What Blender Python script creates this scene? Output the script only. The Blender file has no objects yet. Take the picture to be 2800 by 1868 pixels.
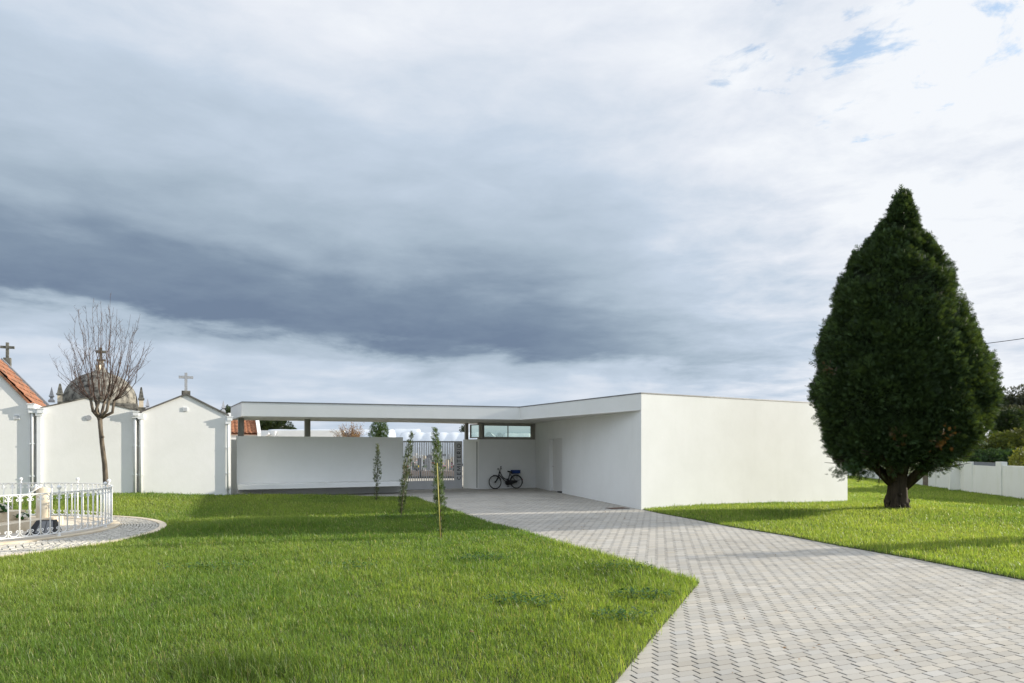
import bpy, bmesh, math, random
import numpy as np
from mathutils import Vector, Matrix
from mathutils.geometry import delaunay_2d_cdt, tessellate_polygon

R = math.radians
PI = math.pi
rng = np.random.default_rng(7)
random.seed(7)
scene = bpy.context.scene
COL = scene.collection

# ------------------------------------------------------------------ survey of the site
FPX, CX, HY, HC = 1867.0, 1400.0, 1224.0, 1.8      # focal length, centre, horizon (pixels of the photo), eye height (m)
SUN_AZ, SUN_EL = R(14.0), R(15.5)                   # from +X towards +Y
def gnd(x, y, z=0.0):
    Y = FPX * (HC - z) / (y - HY)
    return ((x - CX) / FPX * Y, Y)
def zat(y, Y):
    return HC - (y - HY) * Y / FPX
def sm(t):
    t = np.clip(t, 0, 1)
    return t * t * (3 - 2 * t)
def terrain(x, y):
    x = np.asarray(x, float); y = np.asarray(y, float)
    z = 0.13 * sm((y - 17) / 6) * sm((-3.8 - x) / 4.5)
    z = z + 0.20 * sm((-9.2 - x) / 3.6) * sm((y - 17.2) / 3.6)
    z = z - 0.20 * sm((x - 4.5) / 6) * sm((y - 19) / 6.5)
    z = z + 0.075 * np.exp(-((x - 10.85) ** 2 + (y - 19.2) ** 2) / 9)
    return z
def hash2(ix, iy, seed):
    n = np.sin(ix * 127.1 + iy * 311.7 + seed * 74.7) * 43758.5453
    return n - np.floor(n)
def vnoise(x, y, seed=0):
    ix = np.floor(x); iy = np.floor(y)
    fx = x - ix; fy = y - iy
    fx = fx * fx * (3 - 2 * fx); fy = fy * fy * (3 - 2 * fy)
    a = hash2(ix, iy, seed); b = hash2(ix + 1, iy, seed)
    c = hash2(ix, iy + 1, seed); d = hash2(ix + 1, iy + 1, seed)
    return (a * (1 - fx) + b * fx) * (1 - fy) + (c * (1 - fx) + d * fx) * fy
def fbm(x, y, seed=0):
    return (vnoise(x, y, seed) + .5 * vnoise(x * 2.1, y * 2.1, seed + 3) + .25 * vnoise(x * 4.3, y * 4.3, seed + 5)) / 1.75
def inpoly(px, py, poly):
    px = np.asarray(px); py = np.asarray(py)
    ins = np.zeros(px.shape, bool)
    n = len(poly)
    for i in range(n):
        x1, y1 = poly[i][:2]; x2, y2 = poly[(i + 1) % n][:2]
        if y1 == y2: continue
        c = ((y1 > py) != (y2 > py)) & (px < (x2 - x1) * (py - y1) / (y2 - y1) + x1)
        ins ^= c
    return ins

# ------------------------------------------------------------------ materials
def newmat(name):
    m = bpy.data.materials.new(name); m.use_nodes = True
    nt = m.node_tree
    return m, nt, nt.nodes['Principled BSDF']
def N(nt, t, **kw):
    n = nt.nodes.new(t)
    for k, v in kw.items():
        setattr(n, k, v)
    return n
def setin(n, **kw):
    for k, v in kw.items():
        n.inputs[k.replace('_', ' ')].default_value = v
def rgba(c): return (c[0], c[1], c[2], 1.0)
def noisy(name, c1, c2, scale=3.0, rough=.8, bump=0.0, bscale=60., detail=6, spec=.3, metal=0.0, stretch=(1, 1, 1), contrast=(.35, .65), third=None):
    m, nt, b = newmat(name)
    tc = N(nt, 'ShaderNodeTexCoord')
    mp = N(nt, 'ShaderNodeMapping'); mp.inputs['Scale'].default_value = stretch
    nt.links.new(tc.outputs['Object'], mp.inputs['Vector'])
    no = N(nt, 'ShaderNodeTexNoise'); setin(no, Scale=scale, Detail=detail, Roughness=.6)
    nt.links.new(mp.outputs[0], no.inputs['Vector'])
    cr = N(nt, 'ShaderNodeValToRGB')
    cr.color_ramp.elements[0].position = contrast[0]; cr.color_ramp.elements[0].color = rgba(c1)
    cr.color_ramp.elements[1].position = contrast[1]; cr.color_ramp.elements[1].color = rgba(c2)
    if third:
        e = cr.color_ramp.elements.new(third[0]); e.color = rgba(third[1])
    nt.links.new(no.outputs['Fac'], cr.inputs[0])
    nt.links.new(cr.outputs[0], b.inputs['Base Color'])
    b.inputs['Roughness'].default_value = rough
    b.inputs['Specular IOR Level'].default_value = spec
    b.inputs['Metallic'].default_value = metal
    if bump:
        n2 = N(nt, 'ShaderNodeTexNoise'); setin(n2, Scale=bscale, Detail=4)
        nt.links.new(tc.outputs['Object'], n2.inputs['Vector'])
        bp = N(nt, 'ShaderNodeBump'); setin(bp, Strength=bump, Distance=.01)
        nt.links.new(n2.outputs['Fac'], bp.inputs['Height'])
        nt.links.new(bp.outputs[0], b.inputs['Normal'])
    return m
def attrmat(name, rough=.6, spec=.3, transl=0.0, tcol=(1.0, 1.0, .5), bump=0, bscale=80):
    m, nt, b = newmat(name)
    at = N(nt, 'ShaderNodeAttribute', attribute_name='Col')
    nt.links.new(at.outputs['Color'], b.inputs['Base Color'])
    b.inputs['Roughness'].default_value = rough
    b.inputs['Specular IOR Level'].default_value = spec
    if transl:
        out = nt.nodes['Material Output']
        mul = N(nt, 'ShaderNodeMix', data_type='RGBA', blend_type='MULTIPLY')
        mul.inputs['Factor'].default_value = 1
        nt.links.new(at.outputs['Color'], mul.inputs['A'])
        mul.inputs['B'].default_value = rgba(tcol)
        tr = N(nt, 'ShaderNodeBsdfTranslucent')
        nt.links.new(mul.outputs['Result'], tr.inputs['Color'])
        mx = N(nt, 'ShaderNodeMixShader'); mx.inputs[0].default_value = transl
        nt.links.new(b.outputs[0], mx.inputs[1]); nt.links.new(tr.outputs[0], mx.inputs[2])
        nt.links.new(mx.outputs[0], out.inputs['Surface'])
    if bump:
        tc = N(nt, 'ShaderNodeTexCoord')
        n2 = N(nt, 'ShaderNodeTexNoise'); setin(n2, Scale=bscale, Detail=4)
        nt.links.new(tc.outputs['Object'], n2.inputs['Vector'])
        bp = N(nt, 'ShaderNodeBump'); setin(bp, Strength=bump, Distance=.01)
        nt.links.new(n2.outputs['Fac'], bp.inputs['Height'])
        nt.links.new(bp.outputs[0], b.inputs['Normal'])
    return m
def stucco(name, base, dirt, streak=.0, scol=(.45, .46, .30)):
    """painted render: faint cloudiness, trowel bump, optional rain streaks"""
    m, nt, b = newmat(name)
    tc = N(nt, 'ShaderNodeTexCoord')
    no = N(nt, 'ShaderNodeTexNoise'); setin(no, Scale=.7, Detail=7, Roughness=.65)
    nt.links.new(tc.outputs['Object'], no.inputs['Vector'])
    cr = N(nt, 'ShaderNodeValToRGB')
    cr.color_ramp.elements[0].position = .3; cr.color_ramp.elements[0].color = rgba(dirt)
    cr.color_ramp.elements[1].position = .62; cr.color_ramp.elements[1].color = rgba(base)
    nt.links.new(no.outputs['Fac'], cr.inputs[0])
    last = cr.outputs[0]
    if streak:
        mp = N(nt, 'ShaderNodeMapping'); mp.inputs['Scale'].default_value = (1.7, 1.7, .3)
        nt.links.new(tc.outputs['Object'], mp.inputs['Vector'])
        n3 = N(nt, 'ShaderNodeTexNoise'); setin(n3, Scale=1.6, Detail=5, Roughness=.6)
        nt.links.new(mp.outputs[0], n3.inputs['Vector'])
        r3 = N(nt, 'ShaderNodeMapRange'); r3.inputs['From Min'].default_value = .54; r3.inputs['From Max'].default_value = .75
        r3.inputs['To Max'].default_value = streak
        nt.links.new(n3.outputs['Fac'], r3.inputs['Value'])
        mx = N(nt, 'ShaderNodeMix', data_type='RGBA')
        nt.links.new(r3.outputs[0], mx.inputs['Factor'])
        nt.links.new(last, mx.inputs['A']); mx.inputs['B'].default_value = rgba(scol)
        last = mx.outputs['Result']
    nt.links.new(last, b.inputs['Base Color'])
    b.inputs['Roughness'].default_value = .85; b.inputs['Specular IOR Level'].default_value = .2
    n2 = N(nt, 'ShaderNodeTexNoise'); setin(n2, Scale=9., Detail=8, Roughness=.7)
    nt.links.new(tc.outputs['Object'], n2.inputs['Vector'])
    bp = N(nt, 'ShaderNodeBump'); setin(bp, Strength=.12, Distance=.02)
    nt.links.new(n2.outputs['Fac'], bp.inputs['Height'])
    nt.links.new(bp.outputs[0], b.inputs['Normal'])
    return m
def tiles(name, c1, c2, per=.22, row=.3):
    """clay roof tiles: uses uv-free object coords; waves along X, courses along Z"""
    m, nt, b = newmat(name)
    tc = N(nt, 'ShaderNodeTexCoord')
    no = N(nt, 'ShaderNodeTexNoise'); setin(no, Scale=6., Detail=5)
    nt.links.new(tc.outputs['Object'], no.inputs['Vector'])
    cr = N(nt, 'ShaderNodeValToRGB')
    cr.color_ramp.elements[0].position = .35; cr.color_ramp.elements[0].color = rgba(c1)
    cr.color_ramp.elements[1].position = .65; cr.color_ramp.elements[1].color = rgba(c2)
    nt.links.new(no.outputs['Fac'], cr.inputs[0]); nt.links.new(cr.outputs[0], b.inputs['Base Color'])
    b.inputs['Roughness'].default_value = .85
    return m

M = {}
M['white'] = stucco('white_render', (.81, .81, .785), (.76, .76, .73), .10, (.60, .60, .56))
M['white_old'] = stucco('old_white_render', (.82, .81, .785), (.755, .75, .715), .16, (.58, .57, .50))
M['white_wall'] = stucco('stained_white_render', (.74, .75, .71), (.69, .70, .65), .26, (.50, .52, .34))
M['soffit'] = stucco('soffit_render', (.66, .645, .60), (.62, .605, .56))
M['cap'] = noisy('zinc_flashing', (.17, .17, .17), (.25, .25, .25), 2, .45, metal=.5)
M['steel'] = noisy('painted_steel', (.30, .285, .25), (.35, .335, .30), 4, .5)
M['gate'] = noisy('grey_gate_paint', (.56, .56, .56), (.60, .60, .60), 3, .5)
M['letter'] = noisy('dark_lettering', (.03, .03, .032), (.04, .04, .042), 9, .6)
M['door'] = noisy('pale_door_paint', (.70, .69, .66), (.74, .73, .70), 2, .6)
M['dark'] = noisy('dark_gap', (.05, .05, .05), (.08, .08, .075), 5, .8)
M['stone'] = noisy('weathered_stone', (.045, .042, .037), (.25, .235, .20), 4.5, .9, .4, 40, contrast=(.36, .60))
M['stone_dark'] = noisy('lichen_stone', (.05, .05, .042), (.20, .19, .16), 7, .9, .4, 40)
M['granite_pale'] = noisy('pale_granite', (.30, .31, .33), (.44, .45, .47), 25, .7)
M['granite_blue'] = noisy('grey_granite', (.12, .13, .15), (.20, .21, .23), 25, .7)
M['limestone'] = noisy('cream_limestone', (.60, .50, .36), (.72, .63, .49), 5, .75, .2, 30)
M['limestone_floor'] = noisy('cream_floor', (.52, .46, .38), (.62, .56, .47), 3, .7)
M['cobble'] = attrmat('white_cobbles', .75, .3, bump=.4, bscale=60)
M['paver'] = attrmat('concrete_pavers', .85, .25, bump=.35, bscale=90)
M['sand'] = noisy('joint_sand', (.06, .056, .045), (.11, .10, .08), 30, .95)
M['soil'] = noisy('soil', (.035, .042, .014), (.06, .07, .024), 3, 1.0, .5, 30)
M['far_ground'] = noisy('far_field', (.08, .11, .035), (.14, .15, .06), .2, 1.0)
M['path'] = noisy('cemetery_gravel', (.48, .43, .35), (.58, .53, .44), 8, .95)
M['grass'] = attrmat('grass_blades', .42, .42, .5, (1.45, 1.38, .6))
M['weed'] = attrmat('weed_leaves', .5, .4, .35, (1.4, 1.3, .6))
M['conifer'] = attrmat('conifer_sprays', .55, .3, .22, (1.7, 1.4, .5))
M['leaf'] = attrmat('broad_leaves', .5, .35, .3, (1.5, 1.3, .5))
M['bark'] = noisy('reddish_bark', (.024, .018, .012), (.085, .064, .045), 7, .95, .8, 30, stretch=(1, 1, .18))
M['bark_grey'] = noisy('grey_brown_bark', (.05, .04, .032), (.19, .155, .115), 9, .95, .6, 40, stretch=(1, 1, .3))
M['twig'] = noisy('twigs', (.07, .045, .035), (.13, .085, .065), 9, .9)
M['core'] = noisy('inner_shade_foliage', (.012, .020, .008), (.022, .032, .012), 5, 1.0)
M['iron'] = noisy('white_iron_paint', (.78, .78, .76), (.83, .83, .82), 8, .4)
M['plastic_white'] = noisy('white_pipe', (.78, .79, .80), (.82, .83, .84), 3, .4)
M['teal'] = noisy('teal_glaze', (.010, .13, .12), (.02, .18, .165), 4, .25, spec=.6)
M['black_metal'] = noisy('black_metal', (.012, .012, .013), (.022, .022, .023), 8, .4)
M['lamp_glass'] = noisy('floodlight_glass', (.12, .12, .12), (.15, .15, .15), 3, .25, spec=.6)
M['bike'] = noisy('bike_black_paint', (.010, .010, .012), (.018, .018, .02), 8, .35)
M['rubber'] = noisy('rubber', (.012, .012, .012), (.02, .02, .02), 8, .8)
M['chrome'] = noisy('dull_chrome', (.35, .34, .32), (.5, .49, .46), 8, .3, metal=.9)
M['blue'] = noisy('blue_crate_plastic', (.012, .04, .16), (.02, .06, .22), 4, .45)
M['red'] = noisy('red_reflector', (.25, .01, .01), (.3, .015, .012), 4, .3)
M['clay'] = noisy('clay_tiles', (.20, .08, .042), (.42, .19, .10), 5, .85, contrast=(.3, .66))
M['clay_dark'] = noisy('weathered_tiles', (.11, .075, .055), (.36, .155, .085), 4, .9, contrast=(.34, .6))
M['roofgrey'] = noisy('fibre_cement', (.10, .095, .09), (.17, .16, .15), 4, .8)
M['film'] = noisy('greenhouse_film', (.62, .655, .69), (.68, .71, .74), 2, .3, spec=.5)
M['wood'] = noisy('grey_wood', (.10, .08, .06), (.18, .15, .115), 6, .9, .4, 30, stretch=(1, 1, .2))
M['cane'] = noisy('yellow_cane', (.42, .37, .10), (.52, .46, .15), 8, .6)
M['cable'] = noisy('cable', (.02, .02, .02), (.03, .03, .03), 8, .6)
M['concrete'] = noisy('pole_concrete', (.30, .29, .27), (.38, .37, .35), 6, .9)
M['granite_tomb'] = noisy('pink_granite', (.26, .19, .15), (.36, .27, .22), 20, .5)
M['marble'] = noisy('white_marble', (.70, .69, .66), (.80, .79, .77), 4, .4)
M['black_marble'] = noisy('black_marble', (.02, .02, .022), (.04, .04, .045), 8, .2)
M['petal'] = attrmat('petals', .6, .3, .25, (1.1, 1.1, 1.1))
m, nt, b = newmat('green_tinted_glass')
out = nt.nodes['Material Output']
tb = N(nt, 'ShaderNodeBsdfTransparent'); tb.inputs[0].default_value = (.78, .85, .80, 1)
gl = N(nt, 'ShaderNodeBsdfGlossy'); gl.inputs['Roughness'].default_value = .02; gl.inputs[0].default_value = (.9, .95, .92, 1)
fr0 = N(nt, 'ShaderNodeLayerWeight'); pw_ = N(nt, 'ShaderNodeMath', operation='POWER'); nt.links.new(fr0.outputs['Facing'], pw_.inputs[0]); pw_.inputs[1].default_value = 5
fr = N(nt, 'ShaderNodeMath', operation='MULTIPLY_ADD'); nt.links.new(pw_.outputs[0], fr.inputs[0]); fr.inputs[1].default_value = .8; fr.inputs[2].default_value = .05
mx = N(nt, 'ShaderNodeMixShader')
nt.links.new(fr.outputs[0], mx.inputs[0]); nt.links.new(tb.outputs[0], mx.inputs[1]); nt.links.new(gl.outputs[0], mx.inputs[2])
nt.links.new(mx.outputs[0], out.inputs['Surface'])
M['glass'] = m

# ------------------------------------------------------------------ mesh builder
WL = {}
class MB:
    def __init__(s): s.v = []; s.f = []; s.c = []; s.smooth = []
    def add(s, vs, fs, col=None, smooth=False):
        o = len(s.v)
        s.v += [tuple(p) for p in vs]
        s.f += [tuple(i + o for i in f) for f in fs]
        s.smooth += [smooth] * len(fs)
        s.c += [col] * len(vs)
        return s
    def prism(s, poly, z0, z1, col=None):
        """vertical prism over a plan polygon (any winding, concave allowed)"""
        a = sum(poly[i][0] * poly[(i + 1) % len(poly)][1] - poly[(i + 1) % len(poly)][0] * poly[i][1] for i in range(len(poly)))
        if a < 0: poly = poly[::-1]
        n = len(poly)
        vs = [(p[0], p[1], z0) for p in poly] + [(p[0], p[1], z1) for p in poly]
        fs = [(i, (i + 1) % n, n + (i + 1) % n, n + i) for i in range(n)]
        if n == 4:
            fs += [(3, 2, 1, 0), (4, 5, 6, 7)]
        else:
            tris = tessellate_polygon([[Vector((p[0], p[1], 0)) for p in poly]])
            for t in tris:
                p = [poly[i] for i in t]
                ar = (p[1][0] - p[0][0]) * (p[2][1] - p[0][1]) - (p[2][0] - p[0][0]) * (p[1][1] - p[0][1])
                t = tuple(t) if ar > 0 else tuple(reversed(t))
                fs.append(tuple(n + i for i in t)); fs.append(tuple(reversed(t)))
        return s.add(vs, fs, col)
    def extrude(s, pts, off, col=None):
        """closed 3-D polygon extruded by a vector"""
        n = len(pts); off = Vector(off)
        pts = [Vector(p) for p in pts]
        nrm = Vector((0, 0, 0))
        for i in range(n): nrm += pts[i].cross(pts[(i + 1) % n])
        if nrm.dot(off) > 0: pts = pts[::-1]
        vs = pts + [p + off for p in pts]
        fs = [(i, n + i, n + (i + 1) % n, (i + 1) % n) for i in range(n)]
        tris = tessellate_polygon([pts])
        nr = Vector((0, 0, 0))
        for i in range(n): nr += pts[i].cross(pts[(i + 1) % n])
        for t in tris:
            a, b_, c = [pts[i] for i in t]
            t = tuple(t) if (b_ - a).cross(c - a).dot(nr) > 0 else tuple(reversed(t))
            fs.append(t); fs.append(tuple(n + i for i in reversed(t)))
        return s.add(vs, fs, col)
    def box(s, c, size, rz=0.0, col=None, ry=0.0):
        hx, hy, hz = size[0] / 2, size[1] / 2, size[2] / 2
        m = Matrix.Translation(c) @ Matrix.Rotation(rz, 4, 'Z') @ Matrix.Rotation(ry, 4, 'Y')
        vs = [m @ Vector((x, y, z)) for z in (-hz, hz) for x, y in ((-hx, -hy), (hx, -hy), (hx, hy), (-hx, hy))]
        return s.add(vs, [(0, 3, 2, 1), (4, 5, 6, 7), (0, 1, 5, 4), (1, 2, 6, 5), (2, 3, 7, 6), (3, 0, 4, 7)], col)
    def tube(s, path, rad, n=8, col=None, closed=False, caps=True):
        P = [Vector(p) for p in path]; k = len(P)
        if not hasattr(rad, '__len__'): rad = [rad] * k
        vs = []; up = None
        for i in range(k):
            if closed: t = P[(i + 1) % k] - P[i - 1]
            else: t = P[min(i + 1, k - 1)] - P[max(i - 1, 0)]
            if t.length < 1e-9: t = Vector((0, 0, 1))
            t.normalize()
            if up is None:
                up = Vector((0, 0, 1)) if abs(t.z) < .9 else Vector((1, 0, 0))
            a = up - t * up.dot(t)
            if a.length < 1e-6: a = t.orthogonal()
            a.normalize(); up = a
            b_ = t.cross(a)
            for j in range(n):
                w = 2 * PI * j / n
                vs.append(P[i] + (a * math.cos(w) + b_ * math.sin(w)) * rad[i])
        fs = []
        for i in range(k if closed else k - 1):
            i2 = (i + 1) % k
            for j in range(n):
                j2 = (j + 1) % n
                fs.append((i * n + j, i * n + j2, i2 * n + j2, i2 * n + j))
        if caps and not closed:
            fs.append(tuple(range(n - 1, -1, -1))); fs.append(tuple((k - 1) * n + j for j in range(n)))
        return s.add(vs, fs, col, n > 5)
    def lathe(s, c, prof, n=24, col=None, smooth=True, rot=0.0):
        """profile [(r,z)] round the vertical through c"""
        vs = []; fs = []
        for r, z in prof:
            for j in range(n):
                w = 2 * PI * j / n + rot
                vs.append((c[0] + r * math.cos(w), c[1] + r * math.sin(w), c[2] + z))
        for i in range(len(prof) - 1):
            for j in range(n):
                j2 = (j + 1) % n
                fs.append((i * n + j, i * n + j2, (i + 1) * n + j2, (i + 1) * n + j))
        fs.append(tuple(range(n - 1, -1, -1))); fs.append(tuple((len(prof) - 1) * n + j for j in range(n)))
        return s.add(vs, fs, col, smooth)
    def sphere(s, c, r, n=12, m=8, col=None, sq=1.0):
        prof = [(r * math.sin(PI * i / m), -r * sq * math.cos(PI * i / m)) for i in range(m + 1)]
        prof[0] = (r * .02, -r * sq); prof[-1] = (r * .02, r * sq)
        return s.lathe(c, prof, n, col)
    def build(s, name, mat, parent=None, bevel=0.0):
        me = bpy.data.meshes.new(name)
        off = WL.get(parent.name, Vector((0, 0, 0))) if parent else Vector((0, 0, 0))
        me.from_pydata([(p[0] - off.x, p[1] - off.y, p[2] - off.z) for p in s.v], [], s.f)
        me.polygons.foreach_set('use_smooth', s.smooth)
        if any(c is not None for c in s.c):
            a = me.color_attributes.new('Col', 'FLOAT_COLOR', 'POINT')
            a.data.foreach_set('color', np.array([rgba(c) if c else (.5, .5, .5, 1) for c in s.c], np.float32).ravel())
        me.materials.append(mat)
        o = bpy.data.objects.new(name, me); COL.objects.link(o)
        if parent:
            o.parent = parent; WL[o.name] = off
        if bevel:
            bv = o.modifiers.new('bevel', 'BEVEL'); bv.width = bevel; bv.segments = 2; bv.limit_method = 'ANGLE'; bv.angle_limit = R(40)
        return o
def raw_mesh(name, V, F, mat, parent=None, cols=None, nside=None, smooth=False):
    """numpy mesh: V (n,3), F list of (arrays of equal-sided faces)"""
    off = WL.get(parent.name, Vector((0, 0, 0))) if parent else Vector((0, 0, 0))
    V = np.asarray(V, np.float32) - np.array(off, np.float32)
    loops = []; starts = []; totals = []; p = 0
    for fa in F:
        fa = np.asarray(fa, np.int32); k = fa.shape[1]
        loops.append(fa.ravel()); starts.append(p + np.arange(len(fa)) * k); totals.append(np.full(len(fa), k)); p += fa.size
    loops = np.concatenate(loops); starts = np.concatenate(starts).astype(np.int32); totals = np.concatenate(totals).astype(np.int32)
    me = bpy.data.meshes.new(name)
    me.vertices.add(len(V)); me.vertices.foreach_set('co', V.ravel())
    me.loops.add(len(loops)); me.loops.foreach_set('vertex_index', loops)
    me.polygons.add(len(starts)); me.polygons.foreach_set('loop_start', starts)
    me.polygons.foreach_set('loop_total', totals)
    me.update(calc_edges=True); me.validate()
    me.polygons.foreach_set('use_smooth', np.full(len(me.polygons), bool(smooth)))
    if cols is not None:
        a = me.color_attributes.new('Col', 'FLOAT_COLOR', 'POINT')
        c4 = np.ones((len(V), 4), np.float32); c4[:, :3] = cols
        a.data.foreach_set('color', c4.ravel())
    me.materials.append(mat)
    o = bpy.data.objects.new(name, me); COL.objects.link(o)
    if parent: o.parent = parent; WL[o.name] = off
    return o
def thing(name, label, cat, loc=(0, 0, 0), group=None):
    o = bpy.data.objects.new(name, None); COL.objects.link(o)
    o.location = loc; o.empty_display_size = .2
    WL[o.name] = Vector(loc)
    o['label'] = label; o['category'] = cat
    if group: o['group'] = group
    return o
def tag(o, label, cat, group=None, kind=None):
    if label: o['label'] = label
    if cat: o['category'] = cat
    if group: o['group'] = group
    if kind: o['kind'] = kind
    return o
def struct(o, kind='structure', label=None, cat=None):
    o['kind'] = kind
    if label: o['label'] = label
    if cat: o['category'] = cat
    return o
def copy_thing(src, loc, label, rz=0.0, group=None, scale=1.0):
    r = src.copy(); COL.objects.link(r); r.location = loc; r.rotation_euler = (0, 0, rz); r.scale = (scale,) * 3
    r['label'] = label
    if group: r['group'] = group
    for ch in src.children:
        c = ch.copy(); COL.objects.link(c); c.parent = r
        for g in ch.children:
            d = g.copy(); COL.objects.link(d); d.parent = c
    return r

# ------------------------------------------------------------------ plan points
C = (3.75, 19.80); E = (12.38, 25.19); B = (1.067, 30.66)
dR = Vector((B[0] - C[0], B[1] - C[1])).normalized()        # along the recess wall
dF = Vector((E[0] - C[0], E[1] - C[1])).normalized()        # along the sunlit wall
I = (.30, 26.6); L = (-9.35, 23.65); L2 = (-11.0, 26.7)
ZT, ZS, ZR = 3.365, 2.88, 3.40
def on_line(px, p, d):
    """point where the view ray of column px meets the plan line p + t d"""
    k = (px - CX) / FPX
    t = (k * p[1] - p[0]) / (d[0] - k * d[1])
    return (p[0] + d[0] * t, p[1] + d[1] * t)
def add2(p, d, t): return (p[0] + d[0] * t, p[1] + d[1] * t)

# ------------------------------------------------------------------ ground, lawn, paving
mb = MB(); mb.add([(-900, -120, -.45), (900, -120, -.45), (900, 1500, -.45), (-900, 1500, -.45)], [(0, 1, 2, 3)])
struct(mb.build('ground', M['far_ground']))

edge_px = [(1911.8, 1594), (1820, 1566), (1729.5, 1540), (1631, 1512), (1542, 1489), (1457, 1461.5), (1399, 1445), (1338, 1431), (1277, 1411), (1209, 1386), (1163, 1372), (1143, 1364), (1118, 1360.5)]
edgeL = [gnd(*p) for p in edge_px]
near0 = gnd(1827.6, 1699.5); near1 = gnd(1700, 1850)
dd = Vector((near1[0] - near0[0], near1[1] - near0[1])).normalized()
start = (near1[0] + dd.x * 3.2, near1[1] + dd.y * 3.2)
GR0 = Vector((-9.615, 23.38)); GD = Vector((.883, .469)); GB = Vector((-.469, .883)); GN = -GB
lawnL = [start] + edgeL + [(-9.3, 23.72)] + [tuple(GR0 - GD * 14 + GN * .0)] + [(-24, 12), (-24, start[1])]
right_px = [(1803.7, 1404), (1900, 1421.5), (2003.7, 1442), (2150, 1465), (2300, 1494), (2500, 1529), (2650, 1558), (2800, 1587)]
edgeR = [gnd(*p) for p in right_px]
WB0 = (17.6, 16.0); WB1 = (23.6, 47.0)          # white boundary wall line
lawnR = [(C[0] + .03, C[1] - .03)] + edgeR + [(7.75, 6.0), (8.1, start[1]), (26, start[1]), (26, 12), (19.5, 14), WB0, WB1, (23.6, 50), (9.5, 50), (9.9, 35.4), (E[0] + .0, E[1] + .0)]
RC = (-11.7, 13.6); RR = 4.3                      # cobbled ring
FC = (-11.62, 14.3); FR = 2.8                     # railing
def lawn_mesh(name, poly, lift):
    pts = [Vector(p) for p in poly]; n = len(pts)
    # densify outline
    out = []
    for i in range(n):
        a, b_ = pts[i], pts[(i + 1) % n]
        k = max(1, int((b_ - a).length / 1.2))
        out += [a.lerp(b_, j / k) for j in range(k)]
    xs = np.array([p.x for p in out]); ys = np.array([p.y for p in out])
    gx, gy = np.meshgrid(np.arange(xs.min() + .6, xs.max(), 1.1), np.arange(ys.min() + .6, ys.max(), 1.1))
    gx = gx.ravel(); gy = gy.ravel()
    ok = inpoly(gx, gy, [tuple(p) for p in out])
    allp = out + [Vector((a, b_)) for a, b_ in zip(gx[ok], gy[ok])]
    v, e, f, *_ = delaunay_2d_cdt(allp, [], [list(range(len(out)))], 1, 1e-4)
    zz = terrain([p.x for p in v], [p.y for p in v]) + lift
    me = MB()
    me.add([(p.x, p.y, z) for p, z in zip(v, zz)], [tuple(t) for t in f], None, True)
    # skirt down to the bedding
    k = len(out)
    zo = terrain([p.x for p in out], [p.y for p in out]) + lift
    me.add([(p.x, p.y, z) for p, z in zip(out, zo)] + [(p.x, p.y, -.5) for p in out],
           [(i, (i + 1) % k, k + (i + 1) % k, k + i) for i in range(k)])
    return struct(me.build(name, M['soil']))
lawn_mesh('lawn', lawnL, .012)
lawn_mesh('lawn_verge', lawnR, .012)

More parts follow.
